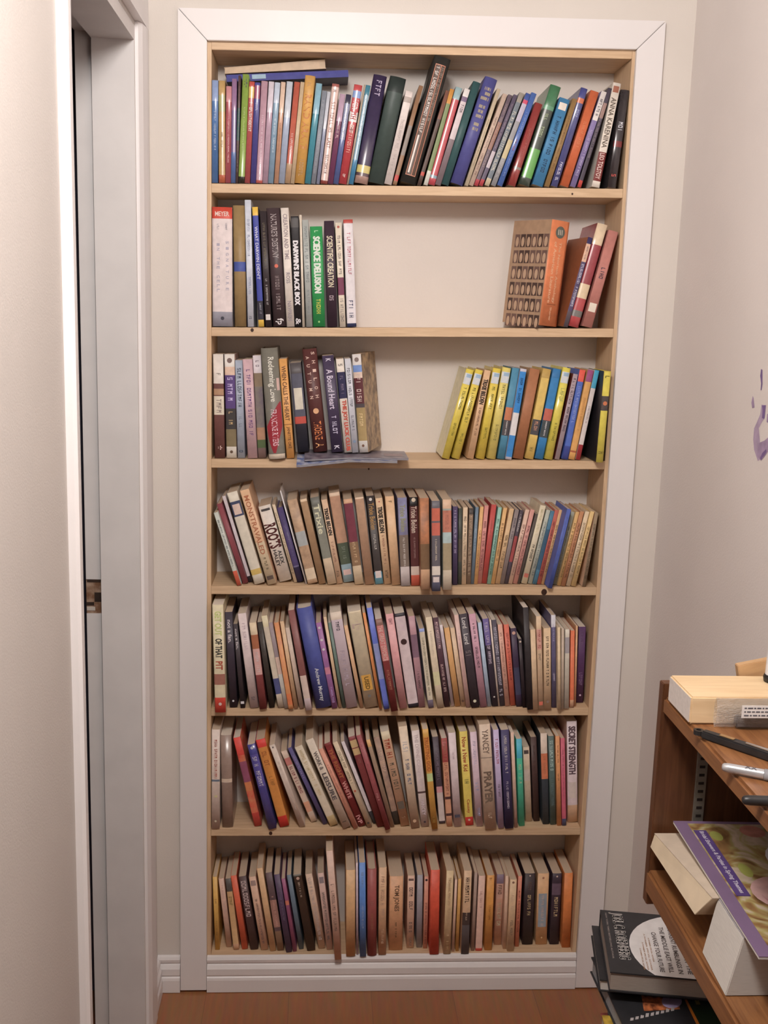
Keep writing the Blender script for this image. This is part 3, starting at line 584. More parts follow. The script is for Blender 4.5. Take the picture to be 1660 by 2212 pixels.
617 570 1092 1258 28.5|d6cabe|side:a85a48 K:.04,.07,403c3c T:.24,.56,5c2424,.85,!ROOTS T:.58,.8,1c1a1c,.32,ALEX;HALEY|wide white paperback with big maroon capitals
639 591 1090 1258 7|b8a284|S:.1,.9,907850,.5|thin tan spine left of the violet hardback
649 604 1096 1259 14.5|463866|hc S:.08,.7,6c6090,.3 b:.78,.8,645c80 b:.8,1,2c2440|violet-blue cloth hardback
662 606 1060 1262 3|ccc4c4||paper-thin white pamphlet sticking up
676 630 1079 1263 23|9c7a58|art:a88460,8c6c50 b:.38,.55,8c9090 b:.82,.95,c8b090|tattered brown book with a grey-blue torn patch, third brown step
697 655 1078 1263 16|98754f|b:.0,.03,c8a880|plain brown spine right of the tattered one
719 679 1074 1264 21|707064|b:0,.1,585850 T:.08,.42,ccc8a4,.6,Trixie b:.7,1,c0a888|grey-green picture cover book with cream hand lettering
733.4 700 1079 1262 14|c29c78|T:.1,.42,2c2420,.55,!TRIXIE_BELDEN S:.5,.76,a06050,.3 S:.85,.93,806048,.4|pinkish tan book with black capitals, left one
754 721.5 1064 1258 24|a4785a|b:0,.04,c8a888 b:.56,.8,46503e b:.8,1,7894a0 K:.86,.92,d8b0a8 S:.6,.75,889480,.3|brown book with green and grey-blue lower half
776.5 751 1078 1264 20|6c2a3a|b:0,.05,b08058 b:.5,.78,7c5c3c b:.78,1,c4ac88 S:.5,.75,c8a878,.3|crimson book with gold-brown and cream lower half
799 776 1074 1264 20|a27c5e|b:.0,.02,c8a888|plain tan coverless book left of the black one
820 799.7 1071 1263 18|342c2a|b:.86,1,4688a0 K:.85,.93,d8c8c4 D:.04,e8e0d8,.2 T:.08,.38,d09838,.6,Trixie_Belden S:.42,.62,a8a098,.3|black book with orange hand lettering and a teal foot
838 818.6 1076 1263 16|c8a276|T:.1,.4,2c2420,.55,!TRIXIE_BELDEN D:.04,b05848,.1 S:.43,.78,b07458,.3 S:.84,.95,806040,.4|pale tan book with black capitals right of the black one
857 841.6 1072 1265 20|c49868|S:.05,.08,a07848,.4|bare honey-coloured spine
876.7 868.8 1075 1267 21|64668c|art:605c78,6c6c90 T:.08,.38,9c9c60,.5,Trixie_Belden b:.42,.78,6c5c50 S:.45,.78,b0a8a0,.2 b:.78,1,c0b4b2|blue-grey picture book with olive lettering and white foot
898 893.6 1074 1266 19|542828|b:0,.1,1c1818 D:.03,b8a890,.25 T:.1,.4,d0b8a4,.6,Trixie_Belden b:.78,.88,c8b0a0 b:.88,1,c84c28 S:.45,.7,a88078,.2|maroon-black book with cream lettering and orange foot
920 917 1076 1274 21|9c5c2a|art:a86028,84502c b:.5,.78,6c4e30 b:.78,1,c8986c|copper-brown worn picture book
943 942 1082 1278 19|545058|b:.08,.22,b04c30 b:.24,.38,b04c38 S:.42,.68,b0a088,.2 b:.72,.82,ccc0b4 K:.84,.9,d0c0bc b:.9,1,484a60|grey book with two red title blocks
967 966 1079 1275 20|868a80|b:0,.1,b08c6c b:.12,.36,a86048 b:.36,.48,8ca0a0 b:.48,.78,8c7c5c b:.78,1,c0b098 S:.12,.35,c07058,.4|pale grey-green book with a rust title
983.7 984 1094 1264 11|483a5c|S:.05,.6,9c8cac,.4|deep purple slim paperback
994 995 1098 1263 8|3a3e36|b:.4,.7,4c4438|thin blackish-green spine beside the purple one
1002.5 1006 1096 1263 10.5|c2a684|S:.1,.9,8c7454,.5|cream paperback with blurred brown title left of a mottled one
1013.4 1019 1098 1262 10|786250|b:0,.08,3c3430 S:.1,.9,a89070,.5|mottled brown paperback with dark tip
1022 1031.5 1095.6 1262 8.5|54687a|S:.1,.6,8094a0,.4|steel-blue slim paperback
1027 1041.6 1094.6 1262 9|c08c46|S:.3,.8,a06838,.4|mustard slim paperback left of the salmon one
1037 1052 1092 1261 10|b06c64|S:.2,.85,8c4448,.5|salmon-pink paperback with darker title
1047 1068 1090 1261 12.5|a6302a|S:.2,.6,c05c50,.3|bright red glossy paperback
1056.6 1081 1096 1262 9|70a090|S:.15,.9,386858,.5|mint-green paperback
1065 1092.5 1097 1262 9|c0904a|S:.2,.7,94683c,.5|amber paperback right of the mint one
1075.5 1106.5 1099 1262 10.5|b28e5e|S:.35,.8,6c5030,.5|tan paperback with dark title left of a dark grey one
1085 1118 1101 1262 9.5|766866|S:.1,.4,544c60,.4|dark grey-mauve paperback
1093.7 1128 1102 1262 8|443a44|b:.35,.7,8c3434 S:.05,.3,b0a8a0,.4|thin navy and red spine
1103 1140.5 1101 1262 9.5|b8947e|S:.2,.9,986858,.5|pale rose-beige paperback
1113.4 1151.5 1101 1262 10|b2766a|S:.2,.9,844444,.5|deeper rose paperback with dark title letters
1121 1160 1110 1262 6|4c423c||thin black-brown gap-filling spine before the tall cream one
1133 1174.5 1092 1262 13.5|d0c09e|S:.05,.4,b0a470,.4 S:.5,.72,3c342c,.4 K:.87,.92,a8503c|tall cream paperback with a small red emblem
1146 1186 1102 1262 9.5|96988a|S:.15,.9,687070,.5|grey-green paperback right of the tall cream one
1155.8 1195 1104 1263 9|346882|b:.25,.8,2c5068|teal-blue paperback
1164.7 1205 1102 1263 10|a84834|S:.15,.9,782c30,.5|rust-red paperback
1174 1215.5 1102 1263 9.5|c49254|S:.2,.85,7c5830,.5|gold-tan paperback left of the royal-blue one
1187.5 1227 1099 1272 12|3c509a|S:.1,.7,6478b8,.3|royal-blue glossy book standing forward
1199 1238.8 1106 1264 9|86887a|S:.2,.9,6c7468,.4|dull sage paperback right of the royal-blue one
1207.7 1248.5 1106 1266 9|b88e46|S:.15,.9,7c5828,.5|dark gold paperback
1217.5 1258.5 1105 1267 9.5|a2683a|S:.15,.9,7c4428,.5|burnt-orange paperback
1228.5 1270 1105 1267 10|c4ac88|S:.15,.9,8c7454,.5|cream-tan paperback with dotted title, third from the right
1240 1281 1105 1268 9.5|c4a058|S:.2,.9,846838,.5|yellow-tan paperback, last of the leaning run
1262 1290 1108 1268 8|7e684c|side:c8a080 S:.15,.9,5c4838,.5|brown paperback standing apart at the right end''', '''476.5 471 1306.5 1540 25|cec29e|T:.06,.28,8c9458,.55,!GET_OUT T:.31,.49,3c3c34,.55,!OF_THAT T:.52,.6,b04c30,.55,!PIT b:.64,.74,6c4438 b:.86,1,c4341e D:.92,e8c8c0,.15|cream book with coloured title and a red foot, leftmost
505 494 1322 1529 18|26202a|T:.08,.32,c0b8c0,.45,not_a_fan. D:.93,d0d0d8,.14|black paperback with white lower-case title, left of two
525 508 1347.6 1530 11|282226|T:.06,.3,b8b0b4,.45,not_a_fan. K:.92,.95,c0bcc0|thin black paperback with white title, right of two
549.7 522.5 1325 1530.5 19|b4a4a4|S:.1,.4,9c8c94,.4 S:.88,.93,6c5c60,.4|lilac-white paperback leaning left
569 546 1345 1533 16|5a2626|b:0,.14,cab494 b:.14,.3,744228 b:.3,.6,a47c78 S:.34,.58,d8c8c8,.4|cream, brown and maroon banded paperback
588 561 1343.6 1530 12|282320|S:.1,.4,504840,.3|narrow black-brown spine right of the banded one
607.7 571 1330 1530 14|9c9282|b:.0,.12,c8bc98 b:.68,.85,34385c|grey-cream slim book with dark blue patch
619 584 1345 1531 10|a08a7e|b:0,.4,64585c b:.6,1,8c8c88|taupe slim book with a mauve upper part
629 597 1345 1533 11|b87838|art:c88440,8c5430 b:.82,.95,b8602c|amber-orange patterned slim book
640 609 1342 1531 9|92785a||olive-brown bare narrow spine
652 621 1356 1531 10|9c8a7c||grey-tan bare narrow spine left of the red-brown one
668 629 1318 1536 15|583230|b:.65,.88,8c7c74 b:.88,1,b0a0a4|red-brown book with pale grey lower third
699.6 656 1313 1533 36|2f366a|hc T:.6,.93,c8ccd4,.3,Andrew_Murray S:.95,.97,c8a868,.5|widest navy-blue hardback with a silver signature
723.4 688 1345 1531 12.5|68406a|D:.06,d8d0d8,.25 D:.2,d8d0d8,.25 D:.31,e0d8e0,.25 b:.52,.6,8c5468 S:.75,.95,8c70a0,.4|purple book with white stars
735 702 1333 1530 7|b89c7c||slim beige bare spine right of the purple one
744 712 1345 1530 7|40504a||thin dark green spine behind the grey marbled one
760.5 724 1322 1531 26|8c8088|art:8c8088,9c9098 S:.1,.2,302c34,.3 b:0,.08,c0b0a0 S:.4,.8,786c78,.4|wide mottled lilac-grey paperback
782 747 1351 1530 8.5|b08a66||plain tan narrow book left of the one with a sticker
803 765 1320 1531 31|d0c2a2|b:.0,.02,c8b898 S:.1,.2,8c7c70,.22 S:.13,.24,807068,.7 K:.66,.82,b88820 T:.68,.81,5c4410,.3,!USED D:.88,4c4844,.12|wide cream paperback with a yellow sticker
823 786.5 1323.7 1532 7|ba7234||thin burnt-orange spine beside the wide cream paperback
836 798 1313 1533 13|46549a|b:.35,.7,6c74a0 b:.92,1,3c4890|cobalt blue tall slim book
853 818 1337 1538 16|581f20|b:0,.07,5c4038 b:.07,.45,8c4c4c T:.07,.45,d0a8a0,.6,THE_GREAT_DIVORCE S:.55,.78,a86850,.4|dark maroon paperback with pink block capitals
872 841 1326 1532 18|aa787a|S:.05,.12,8c5c64,.4 S:.4,.7,986870,.3|rose-pink paperback
894 863 1324.6 1530 24|b4a4a8|b:0,.035,201c22 b:.96,1,242026 S:.05,.2,988890,.5 D:.3,2c1c1c,.3 S:.82,.93,948488,.4|lilac-white paperback with black ends and a black blot
912.5 889 1331 1529 15|7c5c64|b:.2,.45,584250 S:.6,.8,4c343c,.3|mauve-brown paperback right of the black-ended one
932 911 1358 1530 12.5|cabfa8|side:98a0a8 b:0,.04,5c6890 S:.1,.85,6c6850,.35 b:.9,1,544c5c|short cream paperback with a navy-grey foot
952.5 926 1333 1530 15.5|beae94|S:.15,.5,9c9080,.3 b:.6,.75,a8a47c|tall cream paperback right of the short one
967 941 1334 1528 13|36222a|S:.05,.35,bc9ca0,.5 S:.52,.85,b89c98,.4|blackish maroon paperback with a pink title
978.6 953 1350 1526 7.5|a0949c|b:.0,.1,c8bcc0|thin silver-lilac spine
989.5 965 1356 1527 12.5|8c6634|art:8c6634,a87c44|mottled gold-brown paperback
1002 977.5 1356 1527 10.5|bea282|S:.4,.6,98806c,.3 D:.93,443024,.3|short cream paperback with a small emblem at the foot
1012.5 986 1328 1529 10.5|9e827a|S:.2,.8,8c6c74,.3|pinkish-taupe slim book before the black script one
1028 1000.5 1326 1530 19|2c262c|T:.04,.15,b0acac,.5,Lord T:.21,.32,b0acac,.5,Lord S:.36,.48,686060,.6 D:.93,c8c4a8,.2|black book with white looping script
1045.6 1020 1326 1529 16|84606e|S:.1,.3,2c2024,.3 S:.35,.6,382830,.35|mauve paperback with a black title
1058 1036.5 1344.6 1527 9|78889a||powder-blue narrow spine
1070.5 1049 1336.6 1527 14|2a2430|b:0,.3,443a66 S:.04,.53,9c90a0,.45 D:.89,b0a8a8,.15|violet-black paperback with a grey title
1078.6 1059.5 1338 1526 4|90827a||hair-thin grey spine between two black books
1086 1067.5 1339 1526 11|34303a|S:.03,.9,7c7884,.6|charcoal book covered in grey lettering
1097 1080.5 1349 1526 11|9e7464|S:.1,.8,845c50,.4|brown-rose paperback left of the coral one
1109 1094 1349 1525 12|a64c38|S:.1,.7,782c24,.4|coral-red paperback
1123 1109.5 1357 1527 14|2a1e30|D:.06,d0a090,.3 b:.5,.85,2c2c40|blue-black paperback with a pink disc at its top
1134.6 1124 1380 1529 9|261e22|D:.04,c8b8a8,.3|short black book with a tiny white dot
1145.5 1136 1312 1534 14|221e20||tallest plain black hardback
1157.5 1151.5 1360 1534 12|ba9e7c||bare cream-tan spine right of the tallest black one
1169.5 1164 1331 1532 12|c6aa88|b:.14,.36,d09c8c S:.15,.35,a84c48,.5 S:.4,.48,706050,.4 K:.92,.96,a8503c|tall cream book with a red title
1184 1182.5 1357 1532 17|ba9e7a|S:.1,.72,3c3028,.35 D:.91,5c4c44,.2|tan paperback with a dark stamped title and round logo
1198.7 1196 1328.6 1529 11|484664|b:0,.13,a4a4ac S:.1,.3,8480a0,.3 S:.62,.72,9890a8,.4|blue-grey tall book with pale top
1208.5 1208 1355 1534 7.5|b09c7c||narrow straw-coloured spine
1216 1216.5 1358 1532 6.5|7e7062||narrow drab grey-brown spine
1225 1226.5 1359.5 1531 10.5|8c877c|b:.1,.3,706c70|pale grey paperback left of the rust-orange one
1236 1238 1362 1529 9.5|a64e28|b:.9,1,a88060|rust-orange paperback with tan foot
1242.7 1247 1352 1526 4.5|8e6c4a||very thin brown spine before the deep purple one
1253 1259 1354 1518 17|3a2242|S:.05,.25,5c4464,.3 S:.6,.8,74587c,.45 D:.9,a890a8,.14|deep purple paperback, rightmost''', '''466 466 1576 1791 19|b6a69c|S:.1,.5,b05c4c,.35 b:.5,.52,3c4450 S:.66,.7,8c8c50,.4 D:.92,706858,.15|white paperback with a red title, leftmost
492 488 1588.6 1788 25|5a4a42|g b:.47,.51,9c8c7c|brown-grey plastic-wrapped book with a pale band
558 511 1593 1786 17|a0301e|art:a82c1c,8c5030 b:0,.2,b02c20 b:.27,.5,5c2c40 b:.5,.6,a86030 b:.85,1,7c2018|red and orange illustrated book leaning left
589 542 1608 1793 19|27265a|g b:.12,.5,343068 S:.12,.52,b0acc0,.5 D:.04,c8c8e0,.2|shiny navy book with a silver title
615 561.5 1597 1788 22.5|cc801c|b:0,.09,a81c10 b:.88,1,b01808 S:.14,.34,9c5418,.5 S:.4,.55,a86c20,.4|orange book with red ends
653.5 587 1609 1788 14|b2a296|D:.03,403838,.15 S:.2,.8,988c84,.3|cream-white slim book just right of the orange one
679 612 1622 1777 15|b29c8c|b:.1,.2,7c4844 S:.22,.62,6c2c34,.5 b:.72,.86,b07c60|short white book with a maroon title and orange square
703 625 1615 1782 10.5|383254|S:.1,.4,6c6080,.3|thin indigo book leaning left
722 643 1612 1786 20|968a78|S:.05,.62,b8a478,.4 b:.88,1,80704c|grey-cream book with raised gold capitals
749.5 667 1597 1791 20|b0a292|T:.14,.34,5c5450,.45,!WORK_& T:.38,.68,4c4444,.5,!LEISURE S:.92,.95,181818,.5|off-white paperback with dark two-word title
769 692 1617.5 1791 11.5|a26c58|S:.2,.7,8c5448,.3|terracotta-pink slim book
782.6 706 1605 1787 16.5|581c1e|b:0,.04,501818 T:.07,.42,a85c30,.55,!THE_RIGHT T:.46,.66,b07470,.55,!WHITE T:.87,.97,a87070,.6,IVP|dark crimson paperback with orange and pink title
799.5 723 1603 1789 12|aa987e|S:.1,.5,685c44,.5 D:.57,7c3c24,.25 D:.95,302820,.25|beige paperback with speckled title and tiny logo
811 740 1602 1780 9|80787c|b:.85,1,2c2c30|steel-grey slim book with dark foot
824 759 1591 1788 18|582426|b:.04,.12,9c8458 b:.13,.2,a88c5c S:.22,.3,7c4844,.3|maroon hardback with two tan paper labels
838 774 1588 1794 12.5|602a2e|S:.08,.18,a06468,.4 S:.3,.6,84484c,.3 S:.6,.7,a87070,.4|wine-red hardback right of the labelled maroon one
849 795 1598 1788 10|6c5c4c|b:0,.08,b88c50|grey-brown slim book with a yellowish top
858 813 1592 1782 15|524038|art:54423a,6c5444 S:.15,.4,a88c78,.5 b:.85,1,241e1a|dark brown worn book with looping pale script
876 831 1580 1786 21|b28e70|b:0,.08,c8b898 S:.08,.3,b8482c,.6 S:.33,.66,4c4438,.5 K:.74,.82,403830 S:.9,.94,805c40,.4|tan paperback with red script and dark block capitals
898 870 1569 1790 20.5|b6a28a|S:.12,.28,8c8c90,.5 S:.3,.58,44506c,.4 S:.64,.67,806c58,.5 D:.93,806850,.2|pale tan paperback with a blue title
919 897.5 1578 1787 18.5|baacaa|T:.04,.58,8c8084,.4,THE_DIVINE_CONSPIRACY b:.63,.65,382828 T:.7,.88,8c8088,.45,YANCEY D:.95,2c2428,.15|bluish white paperback with a black cut line
940 919 1575 1792 14|c89428|b:.08,.42,cc8420 T:.08,.42,b05818,.6,TRUSTING_GOD b:.44,.52,788858 S:.86,.95,806018,.4|golden yellow paperback with orange capitals
956 940.5 1591.6 1780 14.5|2c242c|b:.57,.64,9c7078 b:.64,.97,a8a0a0 S:.1,.5,645868,.4|black paperback whose lower half is white
972 959.6 1594.6 1786 13.5|b88262|b:0,.27,642422 S:.02,.26,8c5844,.5 S:.28,.66,7c4438,.5 b:.66,.69,301c1c b:.85,.88,301c1c|peach and maroon paperback with dark stripes
990 976.5 1583 1787 17.5|ae9ea2|S:.2,.3,94848c,.3 K:.87,.9,30303c|lilac-white plain paperback left of the yellow one
1015 1001 1580 1784 19|c6b030|T:.06,.42,a8441c,.5,Now_a_New_Kid S:.5,.6,606030,.5 T:.72,.87,a84820,.45,Causey b:.91,1,a81c18 D:.94,e8c0a8,.15|bright yellow paperback with red script and red foot
1037 1022.6 1581 1786 16|9e8a96|S:.1,.35,847c90,.4 S:.52,.65,7080a0,.4 S:.8,.9,8484a0,.4|mauve-grey paperback right of the bright yellow one
1061 1047 1564.5 1792 27|ac9884|T:.05,.28,645448,.5,YANCEY b:.315,.32,403830 T:.45,.75,58483c,.6,!PRAYER S:.84,.93,806c5c,.3|wide beige hardback with large widely spaced capitals
1083.5 1071.5 1576.5 1790 13.5|807490|S:.09,.37,94384c,.45 S:.55,.7,4c3c54,.35|lavender slim paperback with a red title
1101 1091 1576.5 1791 20|26223e|S:.06,.45,c8c0c0,.3 S:.52,.8,9c94a4,.25|midnight-blue paperback with white cursive
1115.5 1107 1582 1788 8|b69684|S:.6,.9,8c6c64,.3|thin pink-beige spine left of the green one
1128 1121.6 1596 1785 13.5|1c7e66|b:0,.22,1a6a7c S:.29,.52,a8c8a0,.5|teal-green paperback with a pale title
1143.5 1137 1614 1768 15.5|b09a84|K:.04,.09,342c2c b:.3,.45,8c7c74|short cream book right of the teal-green one
1160.5 1153 1592 1768 14.5|2e1e1c|S:.1,.6,44302c,.3|brown-black plain hardback
1180.5 1175 1584 1781 16|23282e|b:0,.22,8c7e72 b:.22,.5,84462a S:.25,.45,a06848,.3|book with grey, rust and black sections
1196 1191 1590 1782 14|32403e|S:.05,.4,708480,.5 S:.48,.8,506468,.4|dark bottle-green paperback with a faint title
1209 1205 1590 1784 10|a26a3a|S:.4,.5,402c20,.3 S:.1,.3,8c5830,.3|caramel-brown slim paperback
1219.5 1216 1594.6 1784 10|7a3040|b:.92,1,2c3048 S:.1,.7,904c5c,.3|crimson-mauve slim paperback
1240 1236 1558 1777 26|9c9094|side:b49888 T:.05,.52,4c3c44,.6,!SECRET_STRENGTH K:.6,.76,8c8480 b:.83,1,b09070|wide lilac paperback with bold purple capitals, rightmost''', '''470 462 1894 2052 12|b48a2a|S:.3,.38,6c5020,.4 S:.6,.8,987424,.3|dark yellow slim book, leftmost
495.5 478 1898 2046 12.5|7c6458|S:.1,.5,98807c,.3|grey-brown slim book leaning left next to the yellow one
511 493 1898 2052 13.5|98784e|b:0,.18,2a2624 S:.25,.4,604c24,.5 b:.92,1,745844|tan book with a black patch at its top
529.5 504.5 1891.5 2051 14|a03c18||rust-orange bare spine at the left end
550 523.5 1893 2052 18.5|2a1c1c|S:.03,.63,8c7c7c,.6|black-brown paperback with grey outlined capitals
572 545 1894 2053 16.5|a07e68|K:.05,.12,5c4c48 S:.3,.95,5c4440,.3|pale tan paperback with a thin black line title
590.5 561 1875.5 2055 14|a48058||tall bare khaki spine
607 580.5 1885 2054 16|342628|b:.35,.7,5c4038 b:.75,1,4c3828 S:.3,.7,806058,.3|brown-black patterned paperback
625 598 1889 2058 14|2a1e30|S:.1,.6,504858,.3|purple-black paperback left of the burgundy one
637.5 612 1898 2056 9|542840|b:.3,.36,8c4c38|burgundy narrow spine
651.5 624.5 1890 2051 11|323c46||slate-blue narrow book
673 642 1889 2055 19.5|261b14|b:0,.02,3c3c38 D:.05,c8a898,.2 S:.1,.3,988878,.2|olive-black thick paperback
696 667 1888 2050 16.5|88705e|S:.05,.9,7c706c,.4|grey-tan paperback with faded title
713 693 1886 2052 15|786058|K:.05,.13,544c50 S:.25,.9,4c4444,.4|taupe paperback with a dark ribbon of title
731 712 1838 2074 16|94786a|S:.3,.74,5c4840,.45 S:.3,.74,5c4840,.01|tallest pinkish-brown book jutting out past the shelf
758 758 1879.5 2066 22|98764c||wide bare tan spine right of the dark gap
772.5 771.5 1863.6 2062 5|a08c92||thin lilac-white spine beside the blue one
784.7 783 1863.6 2067 15|284672|S:.1,.3,5c7090,.3 S:.45,.7,7488a8,.3|deep blue paperback
804 804 1878 2065 22|562624|hc S:.35,.45,804c48,.3 S:.5,.7,80503c,.2|red-brown cloth hardback
826 827.4 1874 2063 18.5|8e6e50|S:.1,.6,6c5444,.45 S:.7,.9,745c48,.3|pale brown book with faint vertical capitals right of the red-brown
855 857 1893 2053 33|906846|T:.12,.47,443020,.4,TOM_JONES S:.62,.86,443020,.12|widest brown paperback with a two-word title
886.5 889 1891.5 2048 17|9a7a66|K:.04,.07,443430 S:.16,.3,443434,.5 S:.35,.5,54403c,.5 S:.64,.8,4c3c38,.4 S:.86,.98,604c44,.3|beige paperback with black title sections
906 908 1890 2047 13.5|504e54||pewter-grey slim book
919 922 1893 2049 10|905e4a|D:.05,241c1c,.3 S:.35,.95,6c3c34,.4|dusty rose-brown slim paperback left of the orange-red one
938.5 941 1879.5 2062 22|982c0c||vivid orange-red hardback
966 973 1881 2061 17.5|a68e66|S:.08,.8,6c5840,.4 S:.84,.97,84704c,.3|tall straw-coloured paperback with a dark serif title
979 986 1900 2056 6|80685a||thin greyish spine right of the straw-coloured one
988 994 1898 2055 7.5|906a28||thin dark mustard spine
1004.7 1011.7 1881 2061 19|a88866|b:.47,.5,8c7054 b:.5,.65,241c1a b:.65,1,302c2e S:.08,.4,382820,.5 S:.5,.6,a89078,.2|two-tone book, cream above and black below
1021.5 1029 1885 2054 7.5|56463e||dark grey-brown narrow spine
1034.6 1042 1892 2054 16|9a7a6c|b:.965,1,9c2c20 S:.2,.45,7c6058,.4|pinkish-cream paperback with a thin red foot
1055 1061 1891 2053 18|b87a1a|S:.4,.6,7c4c14,.25 S:.03,.07,946414,.3|amber-orange paperback at the centre right
1075.5 1082 1889 2040 17.5|7e5e4c|b:0,.13,443844 b:.13,.34,7c6054 S:.15,.3,4c3428,.5 S:.4,.75,6c6450,.5|mottled brown book with a purple top
1090.5 1096 1892 2050 8|766050||dun narrow spine left of a cream one
1103 1110 1900 2055 16.5|987e5e|D:.04,50382c,.18 S:.2,.45,806c5c,.35 S:.55,.8,604c3c,.35|dull cream paperback with a two-part title
1117 1124.5 1893 2045 9.5|864c38|S:.2,.8,642c20,.4|brick-rose narrow paperback
1140 1146 1887 2037 26|1c1416|D:.03,b0a098,.08 S:.12,.25,4c3830,.3 S:.3,.64,b09c6c,.3|left of two black paperbacks with gold capitals
1170 1175 1887 2037 28|a67e54|K:.28,.75,4c545c D:.06,604030,.1 S:.3,.75,786458,.2 D:.9,84643c,.08|wide tan paperback with a slate block between the black ones
1198 1204.6 1887 2037 23|201820|b:.14,.3,382c38 S:.33,.64,a8946c,.4 D:.04,a8988c,.1|right of two black paperbacks with gold capitals
1223.5 1229.5 1886 2047 21|98520e|D:.87,5c300c,.06|dark orange hardback against the right side, last''']
SEEN = {}
for row, txt in enumerate(ROWS):
    items = [parse(l) for l in txt.strip().split('\n') if '|' in l]
    shim = (lambda xb: .0125 if 650 < xb < 790 else 0) if row == 2 else None
    R = layout(row, items, shim)
    if row == 1: w_ = relax(R[:14], hi=.5), relax(R[14:], lo=.5)
    elif row == 2: w_ = relax(R[:13], hi=.5), relax(R[13:], lo=.4)
    else: w_ = relax(R)
    print('ROW', row+1, len(R), 'worst gap', w_)
    for i, b in enumerate(R):
        d = b['desc']; L = d+' on the '+ROWN[row]+' shelf'
        b['label'] = L
        n = len(L.split())
        if n > 16 or L in SEEN: print('LABEL', n, L)
        SEEN[L] = 1
        make_book(row, b, row*100+i, 'books on the '+ROWN[row]+' shelf')
# ---------------------------------------------------------------- loose things on the shelves
def slab(root, wx, dy, hz, cover, page, spine_y=True, hc=True):
    t = .002 if hc else .0006
    c = MB(); c.box((0, 0, 0), (wx, dy, t), cover); c.box((0, 0, hz-t), (wx, dy, hz), cover); c.box((0, 0, t), (wx, t, hz-t), cover); c.build('cover', root)
    p = MB(); p.box((.003, t+.0001, t+.0001), (wx-.003, dy-.002, hz-t-.0001), page); p.build('page_block', root)
GT = 'books on the top shelf'
P0 = at(1, .052, 490, 177)
bl = empty('book', P0, 'blue hardback lying flat on the upright books on the top shelf', 'book', GT, rot=(0, math.radians(-4.6), 0))
BV = bookmat(0, '5054a0', True); BV_SHADE = bookmat(0, '30304a', False)  # lower board gets a darker blue for the shade underneath
L_ = (at(1, .052, 752, 150)-P0).length
c = MB(); t = .0022; hz = .0135
c.box((0, 0, 0), (L_, .078, t), BV_SHADE); c.box((0, 0, hz-t), (L_, .078, hz), BV); c.extrude([(0, 0), (-.002, hz*.5), (0, hz), (t, hz), (t, 0)], 0, L_, BV, 0); c.build('cover', bl)
c = MB(); c.box((.003, t+.0003, t+.0002), (L_-.003, .076, hz-t-.0002), pagemat(0)); c.build('page_block', bl)
c = MB(); c.box((.052, -.0026, .003), (.080, -.0019, .0115), bookmat(0, '90b0c8', False)); c.build('label', bl)['label'] = 'light blue spine label'
P1 = P0+Vector((-.002, 0, 0)); 
t2 = empty('book', (P0.x-.003+math.sin(math.radians(4.6))*-.0145, .050, P0.z+.0150), 'tan book lying on the blue-violet hardback at the top left of the niche', 'book', GT, rot=(0, math.radians(-5.2), 0))
TN = bookmat(0, 'c4a684', False); L2 = .206
c = MB(); c.box((0, 0, 0), (L2, .078, .0016), TN); c.hexa([(0, 0, .0108), (L2, 0, .0168), (L2, .078, .0168), (0, .078, .0108), (0, 0, .012), (L2, 0, .018), (L2, .078, .018), (0, .078, .012)], TN); c.build('cover', t2)
c = MB(); c.hexa([(.001, .0004, .0017), (L2-.001, .0004, .0017), (L2-.001, .077, .0017), (.001, .077, .0017), (.001, .0004, .0107), (L2-.001, .0004, .0167), (L2-.001, .077, .0167), (.001, .077, .0107)], TN); c.build('page_block', t2)
# the two magazines under the books of the third shelf
zs = shz(2, .25)
def magazine(name, x0, x1, y0, y1, z, th, rot, label, ma, pm_, droop, wav):
    # a limp magazine: a bent slab whose front left corner sags over the shelf edge
    o = empty(name, ((x0+x1)/2, (y0+y1)/2, z), label, 'magazine', 'magazines lying on the third shelf', rot=(0, 0, math.radians(rot)))
    w2, d2 = (x1-x0)/2, (y1-y0)/2; nx, ny = 26, 12; yf = -(y0+y1)/2
    def zz(x, y):
        over = max(0, -.007-(y+(y0+y1)/2))                      # how far in front of the shelf edge
        lf = min(1, max(0, (.30-(x+(x0+x1)/2))/.10))
        return -over*droop*lf
    def sheet(dz0, dz1, mt, inset, nm):
        mb = MB(); G = []
        for k, dz in ((0, dz0), (1, dz1)):
            for i in range(nx+1):
                for j in range(ny+1):
                    x = -w2+inset+(2*w2-2*inset)*i/nx; y = -d2+inset+(2*d2-2*inset)*j/ny; G.append((x, y, zz(x, y)+dz))
        n = (nx+1)*(ny+1); fs = []
        for i in range(nx):
            for j in range(ny):
                a = i*(ny+1)+j; fs += [(a, a+1, a+ny+2, a+ny+1), (n+a, n+a+ny+1, n+a+ny+2, n+a+1)]
        for i in range(nx):
            for j in (0, ny): a = i*(ny+1)+j; fs.append((a, a+ny+1, n+a+ny+1, n+a))
        for j in range(ny):
            for i in (0, nx): a = i*(ny+1)+j; fs.append((a, a+1, n+a+1, n+a))
        mb.raw(G, fs, mt, False); return mb.build(nm, o)
    sheet(th-.0007, th, ma, 0, 'cover'); sheet(0, .0005, ma, 0, 'cover'); sheet(.0006, th-.0008, pm_, .0006, 'page_block'); return o, zz
PM = mat([.30, .29, .31], .5, .25, 500, stretch=(.2, .2, 6))
MA = mat([.10, .09, .13], .3, .1, 60, col2=[.30, .26, .31], key='maga'); MBm = mat([.06, .11, .32], .3, .1, 60, col2=[.55, .55, .60], key='magb')
magazine('magazine', .190, .400, -.052, .070, zs+.0030, .0046, 0, 'blue and white crumpled magazine, lower of two under the books on the third shelf', MBm, PM, .28, 0)
